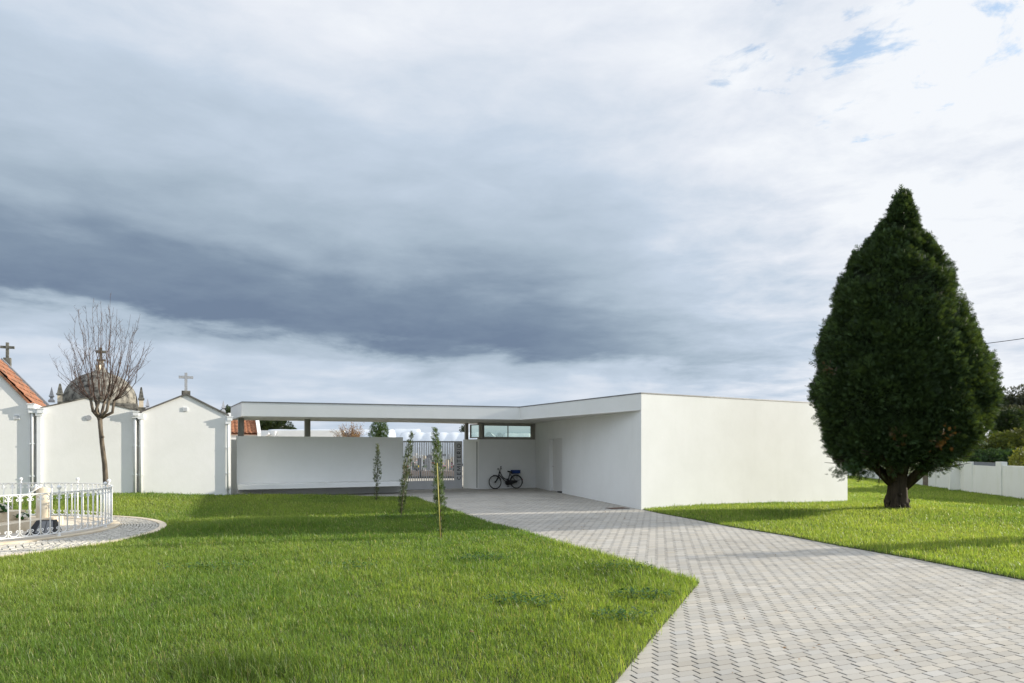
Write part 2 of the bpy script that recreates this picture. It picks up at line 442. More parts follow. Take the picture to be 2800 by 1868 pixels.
def paving():
    """20 x 10 cm concrete blocks in running bond, each one a chamfered slab"""
    a = R(23.7); du = np.array([math.cos(a), math.sin(a)]); dv = np.array([-math.sin(a), math.cos(a)])
    poly = [add2(start, (.7, .3), -.5)] + [(p[0] - .25, p[1] - .12) for p in edgeL] + [(-10.2, 24.2), (-10.2, 25.2), (-4.6, 28.6), (-2.2, 30.2), (1.2, 31.2), (C[0] + .4, C[1] + .2)] + [(p[0] + .25, p[1] + .1) for p in edgeR] + [(8.2, 6), (8.6, start[1] - .5)]
    org = np.array([2.5, 9.1])
    us = np.arange(-16, 26); 
    V = []; Q = []; Cc = []
    lu, lv = .2, .1
    iu, iv = np.meshgrid(np.arange(-90, 70), np.arange(-130, 260))
    iu = iu.ravel(); iv = iv.ravel()
    u = (iu + (iv * .36) % 1.0) * lu; v = iv * lv
    cx = org[0] + u * du[0] + v * dv[0]; cy = org[1] + u * du[1] + v * dv[1]
    ok = inpoly(cx, cy, poly)
    cx, cy = cx[ok], cy[ok]; n = len(cx)
    g = np.random.default_rng(3)
    gu, gv = .0068, .0022; ch = .0030
    hz = g.normal(0, .0007, n); tx = g.normal(0, .0028, n); ty = g.normal(0, .004, n); ju = g.normal(0, .0012, n); rz = g.normal(0, .006, n)
    tmplo = [(-1, -1), (1, -1), (1, 1), (-1, 1)]
    vs = np.zeros((n, 12, 3), np.float32)
    for ring, (ins, z) in enumerate(((0, -.05), (0, -ch * .8), (ch, 0.0))):
        for k, (a_, b_) in enumerate(tmplo):
            lx = a_ * (lu / 2 - gu - ins) + ju; ly = b_ * (lv / 2 - gv - ins * .7)
            x2 = lx - ly * rz; y2 = ly + lx * rz
            vs[:, ring * 4 + k, 0] = cx + x2 * du[0] + y2 * dv[0]
            vs[:, ring * 4 + k, 1] = cy + x2 * du[1] + y2 * dv[1]
            vs[:, ring * 4 + k, 2] = z + hz + lx * tx + ly * ty + (0 if z > -.04 else 0)
    base = np.arange(n)[:, None] * 12
    fs = [np.array([8, 9, 10, 11])[None] + base]
    for r_ in (0, 4):
        for k in range(4):
            fs.append(np.array([r_ + k, r_ + (k + 1) % 4, r_ + 4 + (k + 1) % 4, r_ + 4 + k])[None] + base)
    tone = np.clip(g.normal(1, .05, n), .84, 1.12) * (0.84 + .24 * fbm(cx * .55, cy * .55, 4) + .10 * (fbm(cx * 1.9, cy * 1.9, 8) > .42))
    warm = g.normal(.02, .010, n)
    c = np.stack([.385 * tone * (1 + warm), .366 * tone, .332 * tone * (1 - warm * 1.6)], 1)
    # joint shade painted into the lower block colours
    cols = np.repeat(c, 12, 0).reshape(n, 12, 3); cols[:, :4] = (.035, .032, .026); cols[:, 4:8] *= .62; cols = cols.reshape(-1, 3)   # sides and chamfers darkened as joint shade and grime
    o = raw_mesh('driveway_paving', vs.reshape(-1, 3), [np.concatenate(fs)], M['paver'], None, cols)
    struct(o)
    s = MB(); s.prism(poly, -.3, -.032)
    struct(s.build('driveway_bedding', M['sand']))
paving()

def ring_paving():
    g = np.random.default_rng(11)
    mb = MB(); n = 96
    # cobbles in fans of concentric courses
    V = []; F = []; Cc = []
    r_ = FR + .17
    while r_ < RR - .17:
        w = .085
        k = int(2 * PI * r_ / .105)
        ph = g.random() * 6
        for i in range(k):
            a0 = (i + .04) / k * 2 * PI + ph; a1 = (i + .93) / k * 2 * PI + ph
            # ring centre slides from the railing centre to the kerb centre
            t = (r_ - FR) / (RR - FR); cx = FC[0] * (1 - t) + RC[0] * t; cy = FC[1] * (1 - t) + RC[1] * t
            t = (r_ + w - FR) / (RR - FR); cx2 = FC[0] * (1 - t) + RC[0] * t; cy2 = FC[1] * (1 - t) + RC[1] * t
            jj = g.normal(0, .006, 8); z = .030 + g.normal(0, .004)
            q = [(cx + (r_ + .006 + jj[0]) * math.cos(a0), cy + (r_ + .006 + jj[1]) * math.sin(a0)), (cx + (r_ + .006 + jj[2]) * math.cos(a1), cy + (r_ + .006 + jj[3]) * math.sin(a1)),
                 (cx2 + (r_ + jj[4]) * math.cos(a1) - (r_ - r_) , cy2 + (r_ + jj[5]) * math.sin(a1)), (cx2 + (r_ + jj[6]) * math.cos(a0), cy2 + (r_ + jj[7]) * math.sin(a0))]
            q[2] = (cx2 + (r_ + w - .008 + jj[4]) * math.cos(a1), cy2 + (r_ + w - .008 + jj[5]) * math.sin(a1))
            q[3] = (cx2 + (r_ + w - .008 + jj[6]) * math.cos(a0), cy2 + (r_ + w - .008 + jj[7]) * math.sin(a0))
            tone = float(np.clip(g.normal(1, .09), .7, 1.15)); cc = (.50 * tone, .47 * tone, .41 * tone)
            mx_ = sum(p[0] for p in q) / 4; my_ = sum(p[1] for p in q) / 4
            top = [(p[0] * .9 + mx_ * .1, p[1] * .9 + my_ * .1, z) for p in q]
            low = [(p[0], p[1], z - .012) for p in q]; bot = [(p[0], p[1], 0.0) for p in q]
            fs = [(8, 9, 10, 11)] + [(i0, (i0 + 1) % 4, 4 + (i0 + 1) % 4, 4 + i0) for i0 in range(4)] + [(4 + i0, 4 + (i0 + 1) % 4, 8 + (i0 + 1) % 4, 8 + i0) for i0 in range(4)]
            mb.add(bot + low + top, fs, cc)
        r_ += w
    struct(mb.build('ring_cobbles', M['cobble']))
    mb = MB(); mb.lathe((RC[0], RC[1], 0), [(RR - .02, -.05), (RR - .02, .016), (.02, .016)], 96)
    struct(mb.build('ring_bedding', noisy('mossy_joint', (.05, .055, .02), (.12, .11, .05), 12, 1.0)))
    mb = MB()
    for rad0, rad1, c_, zz in ((RR - .14, RR, RC, .045), (FR - .05, FR + .16, FC, .055)):
        k = 120; vs = []; fs = []
        for i in range(k):
            w = 2 * PI * i / k
            for rr, z in ((rad0, -.03), (rad0, zz), (rad1, zz), (rad1, -.03)):
                vs.append((c_[0] + rr * math.cos(w), c_[1] + rr * math.sin(w), z))
        for i in range(k):
            for j in range(3):
                a_ = i * 4 + j; b_ = ((i + 1) % k) * 4 + j
                fs.append((a_, b_, b_ + 1, a_ + 1))
        mb.add(vs, fs)
    struct(mb.build('ring_kerb', M['limestone']))
    mb = MB(); mb.lathe((FC[0], FC[1], 0), [(FR - .055, -.03), (FR - .055, .05), (.02, .05)], 96)
    struct(mb.build('monument_floor', M['limestone_floor']))
ring_paving()

# ------------------------------------------------------------------ grass
def grass(name, poly, seed, xmin, xmax, ymin, ymax, dens0, dark_spots=()):
    g = np.random.default_rng(seed)
    PX = []; PY = []
    y = ymin
    while y < ymax:
        h = max(.5, y * .06); y2 = min(y + h, ymax)
        ym = (y + y2) / 2
        d = dens0 * min(1.0, (7.0 / ym) ** 1.15)
        # stay within the view plus a generous step to either side
        xa = max(xmin, -.78 * y2 - 1.6); xb = min(xmax, .78 * y2 + 1.6)
        if xb > xa:
            k = int((xb - xa) * (y2 - y) * d)
            PX.append(g.uniform(xa, xb, k)); PY.append(g.uniform(y, y2, k))
        y = y2
    x = np.concatenate(PX); y = np.concatenate(PY)
    ok = inpoly(x + g.normal(0, .022, len(x)), y + g.normal(0, .022, len(x)), poly)
    ok &= ((x - RC[0]) ** 2 + (y - RC[1]) ** 2) > (RR + .0) ** 2
    x, y = x[ok], y[ok]
    # tufts
    tuft = fbm(x * 1.7, y * 1.7, seed); big = fbm(x * .35, y * .35, seed + 9); fine = vnoise(x * 7, y * 7, seed + 2)
    keep = g.random(len(x)) < np.clip(.55 + .6 * fine + .25 * tuft, 0, 1)
    x, y, tuft, big, fine = x[keep], y[keep], tuft[keep], big[keep], fine[keep]
    n = len(x)
    far = np.clip(y / 7.0, .8, 6) ** .72
    h = (.024 + .042 * tuft + .020 * fine) * np.exp(g.normal(0, .32, n))
    tall = g.random(n) < .02; h[tall] *= 1.7
    clump_tone = np.ones(n)
    for sx, sy, sr, amp in dark_spots:
        wd = np.exp(-(((x - sx) ** 2 + ((y - sy) * 1.0) ** 2) / sr ** 2)); h *= 1 + amp * wd; clump_tone *= 1 - .5 * wd * (amp < .9)
    h = np.minimum(h, .20)
    w = (.0016 + .0011 * g.random(n)) * far; w0 = None
    az = g.uniform(0, 2 * PI, n); lean = np.abs(g.normal(.32, .26, n)) * h
    wind = .18 * h
    ex = np.cos(az) * lean - wind * .6; ey = np.sin(az) * lean - wind * .3
    fa = g.uniform(0, 2 * PI, n); sx, sy = np.cos(fa), np.sin(fa)
    z0 = terrain(x, y) + .008
    V = np.zeros((n, 5, 3), np.float32)
    V[:, 0] = np.stack([x - sx * w, y - sy * w, z0], 1); V[:, 1] = np.stack([x + sx * w, y + sy * w, z0], 1)
    mx_, my_, mz = x + ex * .38, y + ey * .38, z0 + h * .58
    V[:, 2] = np.stack([mx_ + sx * w * .85, my_ + sy * w * .85, mz], 1); V[:, 3] = np.stack([mx_ - sx * w * .85, my_ - sy * w * .85, mz], 1)
    drop = np.clip(1 - (lean / h) ** 2 * .35, .45, 1)
    V[:, 4] = np.stack([x + ex, y + ey, z0 + h * drop], 1)
    base = np.arange(n)[:, None] * 5
    quads = np.array([0, 1, 2, 3])[None] + base; tris = np.array([3, 2, 4])[None] + base
    # blade species / age
    t = g.random(n); yl = np.clip((.34 + 1.5 * (big - .45)) * clump_tone + g.normal(0, .2, n), 0, 1)
    c0 = np.array([.122, .215, .044]); c1 = np.array([.295, .375, .084]); c2 = np.array([.52, .49, .27])
    c = c0[None] * (1 - yl[:, None]) + c1[None] * yl[:, None]
    dry = (g.random(n) < .06); c[dry] = c2 * g.uniform(.5, 1, (dry.sum(), 1))
    c *= g.uniform(.6, 1.35, (n, 1)) * (.45 + .55 * clump_tone[:, None])     # blades darker towards the clump centres
    o = raw_mesh(name, V.reshape(-1, 3), [quads, tris], M['grass'], None, np.repeat(c, 5, 0), smooth=True)
    o['kind'] = 'stuff'
    return o
sp = [gnd(560, 1835) + (.35, .55), gnd(760, 1850) + (.3, .5), gnd(640, 1850) + (.3, .5), gnd(700, 1440) + (.9, 2.0), gnd(790, 1436) + (.7, 2.0), gnd(850, 1440) + (.4, 1.6), gnd(620, 1450) + (.5, 1.2), gnd(1640, 1570) + (.6, .3), gnd(1090, 1420) + (.5, .2), gnd(2150, 1410) + (1., .5)]
tag(grass('grass', lawnL, 21, -24, 3, 4.2, 27, 6600, sp), 'long green lawn grass with taller tufts beside the paved drive', 'grass')
tag(grass('verge_grass', lawnR, 22, 3, 26, 6.5, 50, 5600, sp[-1:]), 'sunlit grass round the big conifer, right of the paved drive', 'grass')

def weeds(name, label, spots, seed):
    g = np.random.default_rng(seed); V = []; cols = []
    for (px, py, ru, rv, k) in spots:
        x0, y0 = gnd(px, py)
        for i in range(int(k * .6)):
            a = g.uniform(0, 2 * PI); r_ = g.random() ** .7
            x = x0 + math.cos(a) * r_ * ru; y = y0 + math.sin(a) * r_ * rv
            z = float(terrain(x, y)) + g.uniform(.05, .115)
            s = g.uniform(.012, .03); b_ = g.uniform(0, 2 * PI); t1, t2 = g.normal(0, .35, 2)
            d1 = np.array([math.cos(b_), math.sin(b_), t1]) * s; d2 = np.array([-math.sin(b_), math.cos(b_), t2]) * s * .6
            p = np.array([x, y, z])
            V += [p - d1, p - d2, p + d1, p + d2]
            cc = np.array([.050, .115, .026]) * g.uniform(.7, 1.5); cols += [cc] * 4
    V = np.array(V); n = len(V) // 4
    o = raw_mesh(name, V, [np.arange(n * 4).reshape(n, 4)], M['weed'], None, np.array(cols))
    o['kind'] = 'stuff'; o['label'] = label; o['category'] = 'weeds'
weeds('clover_weeds', 'dark low clover patches growing in the left lawn', [(1320, 1537, .45, .35, 500), (1065, 1420, .5, .3, 260), (1190, 1420, .35, .25, 240), (1430, 1655, .5, .3, 500), (1700, 1560, .5, .4, 350), (1760, 1640, .4, .25, 420), (560, 1560, .7, .3, 350), (960, 1560, .5, .3, 200), (1700, 1700, .35, .25, 300)], 5)

# ------------------------------------------------------------------ entrance building
bld = thing('entrance_building', 'low white modern cemetery entrance with flat canopy and big blank sunlit wall', 'building', (C[0], C[1], 0))
nF = Vector((-dF.y, dF.x))           # inward from the sunlit wall
E2 = add2(E, dR, 11.0); B2 = add2(B, dR, .4)
th = .3
mb = MB()
def wall_prism(mb, p, q, inward, t, z0, z1):
    mb.prism([p, q, add2(q, inward, t), add2(p, inward, t)], z0, z1)
nR = Vector((-dR.y, dR.x)) * -1      # inward (to the right) from the recess wall
if nR.x < 0: nR = -nR
# sunlit wall mitred at C
Ci = (C[0] + dF.x * th * 1.0 + dR.x * 0.0, C[1])
ci = add2(add2(C, nF, th), dF, .25)
mb.prism([C, E, add2(E, nF, th), ci], -.4, ZT)
d1 = on_line(1504.0, C, dR); d2 = on_line(1537.0, C, dR)
def tpar(p): return (Vector(p) - Vector(C)).dot(dR)
ta, tb = sorted((tpar(d1), tpar(d2)))
wall_t = .3
mb.prism([C, ci, add2(add2(C, dR, ta), nR, wall_t), add2(C, dR, ta)], -.4, ZT)
mb.prism([add2(C, dR, ta), add2(add2(C, dR, ta), nR, wall_t), add2(add2(C, dR, tb), nR, wall_t), add2(C, dR, tb)], 2.16, ZT)
mb.prism([add2(C, dR, tb), add2(add2(C, dR, tb), nR, wall_t), add2(add2(B, dR, .6), nR, wall_t), add2(B, dR, .6)], -.4, ZT)
mb.prism([add2(E, nF, th), E, E2, add2(E2, dF, -th)], -.4, ZT)
mb.prism([E2, add2(E2, dF, -th), add2(add2(B, dR, .6), nR, wall_t), add2(B, dR, .6)], -.4, ZT)
mb.build('wall', M['white'], bld)
# door
mb = MB()
q0 = add2(add2(C, dR, ta + .003), nR, .13); q1 = add2(add2(C, dR, tb - .003), nR, .13)
mb.prism([q0, q1, add2(q1, nR, .05), add2(q0, nR, .05)], .0, 2.157)
door = mb.build('door', M['door'], bld)
mb = MB(); h0 = add2(add2(C, dR, tb - .12), nR, .09); mb.box((h0[0], h0[1], 1.02), (.02, .12, .02), math.atan2(dR.y, dR.x) - PI / 2); mb.build('handle', M['chrome'], door)
mb = MB(); q0 = add2(add2(C, dR, ta + .003), nR, -.02); q1 = add2(add2(C, dR, ta + .55), nR, -.02)
mb.prism([q0, q1, add2(q1, nR, .15), add2(q0, nR, .15)], .0, .045); mb.build('doorstep', M['dark'], bld)
# canopy
off = -nR * .004
Cc_ = (C[0] - .004, C[1]); Bc = (B[0] - .004, B[1])
canopy = [Cc_, I, L, L2, (-4.6, 29.35), (-2.45, 30.9), (-2.2, 31.3), (add2(B, dR, .6)[0] - .004, add2(B, dR, .6)[1])]
mb = MB(); mb.prism(canopy, ZS + .012, ZT); mb.build('canopy', M['white'], bld)
# soffit board set inside the drip edge
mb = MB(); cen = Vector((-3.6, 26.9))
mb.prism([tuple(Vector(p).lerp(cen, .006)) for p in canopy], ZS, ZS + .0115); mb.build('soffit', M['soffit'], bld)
mb = MB()
def outline(poly, lo, hi, grow, wid, closed=True):
    a = sum(poly[i][0] * poly[(i + 1) % len(poly)][1] - poly[(i + 1) % len(poly)][0] * poly[i][1] for i in range(len(poly)))
    if a < 0: poly = poly[::-1]
    n = len(poly)
    def offs(dist):
        res = []
        for i in range(n):
            p0, p1, p2 = Vector(poly[i - 1]), Vector(poly[i]), Vector(poly[(i + 1) % n])
            e1 = (p1 - p0).normalized(); e2 = (p2 - p1).normalized()
            n1 = Vector((e1.y, -e1.x)); n2 = Vector((e2.y, -e2.x))
            bis = (n1 + n2); k = dist / max(.35, (1 + n1.dot(n2)))
            res.append(p1 + bis * k)
        return res
    A = offs(grow); Bq = offs(grow - wid)
    for i in range(n):
        j = (i + 1) % n
        mb.prism([tuple(A[i]), tuple(A[j]), tuple(Bq[j]), tuple(Bq[i])], lo, hi)
whole = [C, I, L, L2, (-4.6, 29.35), (-2.45, 30.9), (-2.2, 31.3), add2(B, dR, .6), E2, E]
outline(whole, ZT, ZR, .012, .32)
mb.build('roof_edge', M['cap'], bld)
mb = MB(); cw = Vector((2.6, 27.5)); mb.prism([tuple(Vector(p).lerp(cw, .03)) for p in whole], ZT - .05, ZT - .01); mb.build('roof', M['roofgrey'], bld)
# wall with the bench
dW = Vector((math.cos(R(26)), math.sin(R(26)))); nW = Vector((-dW.y, dW.x))
W1 = (-10.0, 24.8); W2 = on_line(1102, W1, dW); ZW = 2.216
mb = MB(); mb.prism([W1, W2, add2(W2, nW, .25), add2(W1, nW, .25)], -.1, ZW); mb.build('screen_wall', M['white'], bld, .006)
b0 = (-9.64, 24.0); b1 = (-4.08, 26.48)
mb = MB(); mb.prism([b0, b1, add2(W2, nW, -.003), add2(add2(W1, dW, .06), nW, -.003)], .31, .48); mb.build('bench', M['white'], bld, .008)
lw0 = on_line(625, (-10.2, 26.2), (1, .3)); lw1 = on_line(652, (-10.2, 26.2), (1, .3))
mb = MB(); mb.prism([lw0, lw1, (lw1[0], lw1[1] + .2), (lw0[0], lw0[1] + .2)], -.1, 2.11); mb.build('link_wall', M['white'], bld)
# bicycle wall
J = (-1.43, 29.5); G = (-2.18, 30.5)
dB = (Vector(B) - Vector(J)).normalized(); nB = Vector((-dB.y, dB.x))
ZB = 2.16
Bj = add2(B, dB, -.004)
mb = MB(); mb.prism([J, Bj, add2(Bj, nB, .9), G], -.1, ZB); mb.build('alcove_wall', M['white'], bld)
mb = MB(); v = (Vector(J) - Vector(G)); sl = Vector(G).lerp(Vector(J), .86); vn = Vector((v.y, -v.x)).normalized()
if vn.x > 0: vn = -vn
mb.prism([tuple(sl + vn * .004), tuple(sl + v.normalized() * .05 + vn * .004), tuple(sl + v.normalized() * .05 - vn * .05), tuple(sl - vn * .05)], .05, 2.06)
mb.build('gate_slot', M['dark'], bld)
# columns: rolled H profiles
def hcol(c, d, z0, z1, w=.2, dep=.2):
    mb = MB(); d = Vector(d).normalized(); n_ = Vector((-d.y, d.x)); c = Vector(c)
    for s_ in (-1, 1):
        q = c + d * s_ * (w / 2 - .008)
        mb.box((q.x, q.y, (z0 + z1) / 2), (.016, dep, z1 - z0), math.atan2(d.y, d.x))
    mb.box((c.x, c.y, (z0 + z1) / 2), (w - .0325, .02, z1 - z0), math.atan2(d.y, d.x))
    mb.build('column', M['steel'], bld)
def incol(px, p, d, back, n_): q = on_line(px, p, d); return add2(q, n_, back)
hcol(incol(659.5, W1, dW, .14, nW), dW, ZW, ZS)
hcol(incol(842, W1, dW, .13, nW), dW, ZW, ZS)
dG = (Vector(J) - Vector(G)).normalized(); nG = Vector((dG.y, -dG.x))
hcol(on_line(1275.5, G, dG), dB, ZB, ZS, .14, .14)
hcol(incol(1319, J, dB, .12, nB), dB, ZB, ZS, .18, .18)
# windows
def window(p, q, back, z0, z1, nm, mull=None):
    d = (Vector(q) - Vector(p)); ln = d.length; d.normalize(); n_ = Vector((-d.y, d.x))
    if n_.y < 0: n_ = -n_
    p = add2(p, n_, back); f = .045
    mb = MB(); ang = math.atan2(d.y, d.x)
    def bar(t0, t1, za, zb, dep=.06):
        c = add2(p, d, (t0 + t1) / 2); mb.box((c[0], c[1], (za + zb) / 2), (t1 - t0, dep, zb - za), ang)
    bar(0, ln, z0, z0 + f); bar(0, ln, z1 - f, z1); bar(0, f, z0 + f, z1 - f); bar(ln - f, ln, z0 + f, z1 - f)
    cuts = [f] + ([mull - .012, mull + .012] if mull else []) + [ln - f]
    if mull: bar(mull - .012, mull + .012, z0 + f, z1 - f)
    fo = mb.build('window', M['steel'], bld)
    for i in range(0, len(cuts), 2):
        g_ = MB(); c = add2(p, d, (cuts[i] + cuts[i + 1]) / 2); g_.box((c[0], c[1], (z0 + z1) / 2), (cuts[i + 1] - cuts[i], .008, z1 - z0 - 2 * f), ang)
        g_.build('pane', M['glass'], fo)
wa = on_line(1323.5, J, dB); wb = on_line(1456, J, dB); wm = on_line(1391.5, J, dB)
window(wa, wb, .10, 2.225, 2.80, 'window', (Vector(wm) - Vector(wa)).length)
wa2 = on_line(1281, G, dG); wb2 = on_line(1312.5, G, dG)
window(wa2, wb2, .10, 2.215, 2.82, 'window')
# head and jamb trim of the window strip
mb = MB()
for p, q, z0, z1, bk in ((J, Bj, 2.80, ZS, .06), (J, Bj, ZB + .001, 2.225, .06)):
    p = add2(p, nB, bk); q = add2(q, nB, bk)
    mb.prism([p, q, add2(q, nB, .12), add2(p, nB, .12)], z0, z1 - .001)
p = add2(on_line(1456, J, dB), nB, .065); q = add2(Bj, nB, .065)
mb.prism([p, q, add2(q, nB, .1), add2(p, nB, .1)], 2.2255, 2.7995)
mb.build('window_surround', M['steel'], bld)
# downlight-free soffit; paved threshold strip
# ------------------------------------------------------------------ gate
G1 = (-4.62, 28.25); G2 = (-2.16, 29.55)
dGt = (Vector(G2) - Vector(G1)); lg = dGt.length; dGt.normalize(); nGt = Vector((-dGt.y, dGt.x))
gate = thing('gate', 'grey slatted metal gate with vertical lettering between bench wall and alcove', 'gate', (G1[0], G1[1], 0))
ang = math.atan2(dGt.y, dGt.x)
def gbar(mb, t0, t1, z0, z1, dep=.05, fwd=0.0):
    c = add2(add2(G1, dGt, (t0 + t1) / 2), nGt, -fwd); mb.box((c[0], c[1], (z0 + z1) / 2), (t1 - t0, dep, z1 - z0), ang)
pw = .34
mb = MB(); gbar(mb, 0, lg - pw, .04, .40); gbar(mb, lg - pw, lg, .04, 2.08); gbar(mb, 0, lg - pw, 2.02, 2.08); gbar(mb, 0, .06, .40, 2.02)
mb.build('panel', M['gate'], gate)
nb = 30; x0, x1 = .06, lg - pw
for i in range(nb):
    t = x0 + (i + .75) / nb * (x1 - x0)
    mb = MB(); gbar(mb, t - .015, t + .013, .40, 2.02, .04); mb.build('slat', M['gate'], gate)
mb = MB(); gbar(mb, lg - .012, lg + .02, 1.0, 1.1, .07); mb.build('latch', M['black_metal'], gate)
def stroke(mb, u0, v0, u1, v1, w=.026):
    """letter stroke in reading coordinates (u up the gate, v leftwards = letter top)"""
    d = Vector((u1 - u0, v1 - v0)); l_ = d.length; d.normalize(); n_ = Vector((-d.y, d.x)) * w / 2
    pts = [Vector((u0, v0)) + n_, Vector((u1, v1)) + n_, Vector((u1, v1)) - n_, Vector((u0, v0)) - n_]
    put(mb, pts)
def put(mb, pts):
    P3 = []
    for p in pts:
        c = add2(add2(G1, dGt, lg - .075 - p[1]), nGt, -.0255)
        P3.append((c[0], c[1], .412 + p[0]))
    mb.extrude(P3, (-nGt.x * .004, -nGt.y * .004, 0))
def arc(mb, cu, cv, ru, rv, a0, a1, w=.026, k=20):
    for i in range(k):
        b0_, b1_ = a0 + (a1 - a0) * i / k, a0 + (a1 - a0) * (i + 1) / k
        put(mb, [Vector((cu + (ru + w / 2) * math.cos(b0_), cv + (rv + w / 2) * math.sin(b0_))), Vector((cu + (ru + w / 2) * math.cos(b1_), cv + (rv + w / 2) * math.sin(b1_))),
                 Vector((cu + (ru - w / 2) * math.cos(b1_), cv + (rv - w / 2) * math.sin(b1_))), Vector((cu + (ru - w / 2) * math.cos(b0_), cv + (rv - w / 2) * math.sin(b0_)))])
H_ = .178; hw = .013; u = 0.0; gap = .058
def letter(ch):
    global u
    mb = MB()
    if ch == 'C':
        arc(mb, u + .085, H_ / 2, .072, H_ / 2 - hw, R(48), R(312)); u += .15
    elif ch == 'E':
        stroke(mb, u + hw, 0, u + hw, H_)
        for v_, l_ in ((hw, .112), (H_ / 2, .10), (H_ - hw, .112)): stroke(mb, u + .0262, v_, u + l_, v_)
        u += .112
    elif ch == 'M':
        stroke(mb, u + hw, 0, u + hw + .02, H_); stroke(mb, u + .046, H_ - .012, u + .105, .03); stroke(mb, u + .111, .03, u + .17, H_ - .012); stroke(mb, u + .183, H_, u + .203, 0); u += .216
    elif ch == 'I':
        stroke(mb, u + hw, 0, u + hw, H_); u += .026
    elif ch == 'T':
        stroke(mb, u, H_ - hw, u + .145, H_ - hw); stroke(mb, u + .0725, 0, u + .0725, H_ - .0262); u += .145
    elif ch == 'R':
        stroke(mb, u + hw, 0, u + hw, H_); stroke(mb, u + .0262, H_ - hw, u + .06, H_ - hw); stroke(mb, u + .0262, H_ * .45, u + .06, H_ * .45)
        arc(mb, u + .06, H_ * .7 - .003, .045, (H_ * .55 - hw) / 2, R(-90), R(90), k=12); stroke(mb, u + .06, H_ * .45 - .014, u + .105, 0); u += .118
    elif ch == 'O':
        arc(mb, u + .09, H_ / 2, .077, H_ / 2 - hw, 0, 2 * PI, k=32); u += .18
    u += gap
    mb.build('letter', M['letter'], gate)
for ch in 'CEMITERIO': letter(ch)

M['rust'] = noisy('rusty_cover', (.10, .055, .035), (.17, .10, .07), 14, .8)
mh = thing('manhole_cover', 'flat rusty brown drain cover in the paving by the wall corner', 'drain cover', (3.25, 20.15, .0))
mb = MB(); a_ = R(23.7); mb.box((3.12, 20.22, -.004), (.62, .42, .02), a_); mb.build('frame', M['dark'], mh)
mb = MB(); mb.box((3.12, 20.22, .0), (.56, .36, .02), a_); mb.build('cover', M['rust'], mh)
def litter():
    g = np.random.default_rng(64); V = []; cols = []
    spots_ = [(g.uniform(1500, 2780), g.uniform(1500, 1850)) for _ in range(34)] + [(g.uniform(1300, 1760), g.uniform(1385, 1470)) for _ in range(16)] + [(g.uniform(200, 1500), g.uniform(1450, 1850)) for _ in range(22)]
    for px, py in spots_:
        x, y = gnd(px, py); zz = float(terrain(x, y)) + (.012 if inpoly([x], [y], lawnL)[0] == False else .055)
        s_ = g.uniform(.012, .028); w_ = g.uniform(0, 2 * PI); d1 = np.array([math.cos(w_), math.sin(w_), g.normal(0, .25)]) * s_; d2 = np.array([-math.sin(w_), math.cos(w_), g.normal(0, .3)]) * s_ * .55
        p = np.array([x, y, zz]); V += [p - d1, p - d2 + [0, 0, .004], p + d1, p + d2 + [0, 0, .004]]; cols += [np.array([.20, .11, .05]) * g.uniform(.5, 1.5)] * 4
    o = raw_mesh('fallen_leaves', np.array(V), [np.arange(len(V)).reshape(-1, 4)], M['weed'], None, np.array(cols)); o['kind'] = 'stuff'; o['label'] = 'small brown fallen leaves scattered on paving and lawn'; o['category'] = 'leaves'
litter()
# ------------------------------------------------------------------ bicycle
wallang = math.atan2(dB.y, dB.x)
bk0 = add2(on_line(1349.6, J, dB), nB, -.20)
bike = thing('bicycle', 'old black step-through bicycle leaning against the shaded alcove wall', 'bicycle', (bk0[0], bk0[1], .0))
def bl(x, z, y=0.0):
    """bike coordinates: x along (front = 0), z up, y out towards the viewer; leans to the wall"""
    lean = .13 * z
    return (bk0[0] + dB.x * x + nB.x * (lean - y), bk0[1] + dB.y * x + nB.y * (lean - y), z)
K = 1 / 1070.; S_ = 1 / .93
def bp(px, py, y=0.0): return bl((px - 665) * K * S_, (1322 - py) * K, y)
def path2(pts, y=0.0): return [bp(a, b_, y) for a, b_ in pts]
def wheel(cx, cy, r):
    mb = MB(); mb.tube([bl((cx - 665) * K * S_ + r * math.cos(w), (1322 - cy) * K + r * math.sin(w)) for w in np.linspace(0, 2 * PI, 40, endpoint=False)], .018, 8, closed=True)
    wo = mb.build('wheel', M['rubber'], bike)
    mb = MB(); r2 = r - .026
    mb.tube([bl((cx - 665) * K * S_ + r2 * math.cos(w), (1322 - cy) * K + r2 * math.sin(w)) for w in np.linspace(0, 2 * PI, 40, endpoint=False)], .009, 6, closed=True)
    mb.build('rim', M['chrome'], wo)
    mb = MB()
    for i in range(28):
        w = 2 * PI * i / 28
        x0_, z0_ = (cx - 665) * K * S_, (1322 - cy) * K
        mb.tube([bl(x0_ + .02 * math.cos(w + .5), z0_ + .02 * math.sin(w + .5), (-1) ** i * .02), bl(x0_ + r2 * math.cos(w), z0_ + r2 * math.sin(w))], .0014, 4)
    mb.tube([bl(x0_, z0_, -.05), bl(x0_, z0_, .05)], .024, 10)
    mb.build('spokes', M['black_metal'], wo)
rw = .282
wheel(665, 1005, rw); wheel(1680, 1005, rw)
mb = MB()
mb.tube(path2([(925, 470), (853, 680)]), .023)                                      # head tube
for y in (-.04, .04): mb.tube(path2([(853, 690), (800, 830), (740, 930), (668, 1003)], y), [.017, .016, .014, .012], 6)
mb.tube(path2([(918, 520), (960, 630), (1010, 730), (1080, 815), (1160, 870), (1250, 895)]), .019)   # upper loop
mb.tube(path2([(868, 668), (1000, 800), (1130, 940), (1270, 1030)]), .020)
mb.tube(path2([(1400, 590), (1340, 780), (1270, 1030)]), .019)
for y in (-.045, .045):
    mb.tube(path2([(1385, 650), (1480, 760), (1680, 1003)], y), .008, 6); mb.tube(path2([(1280, 1030), (1680, 1003)], y), .010, 6)
mb.build('frame', M['bike'], bike)
mb = MB()
mb.tube(path2([(925, 470), (985, 315)]), .012)
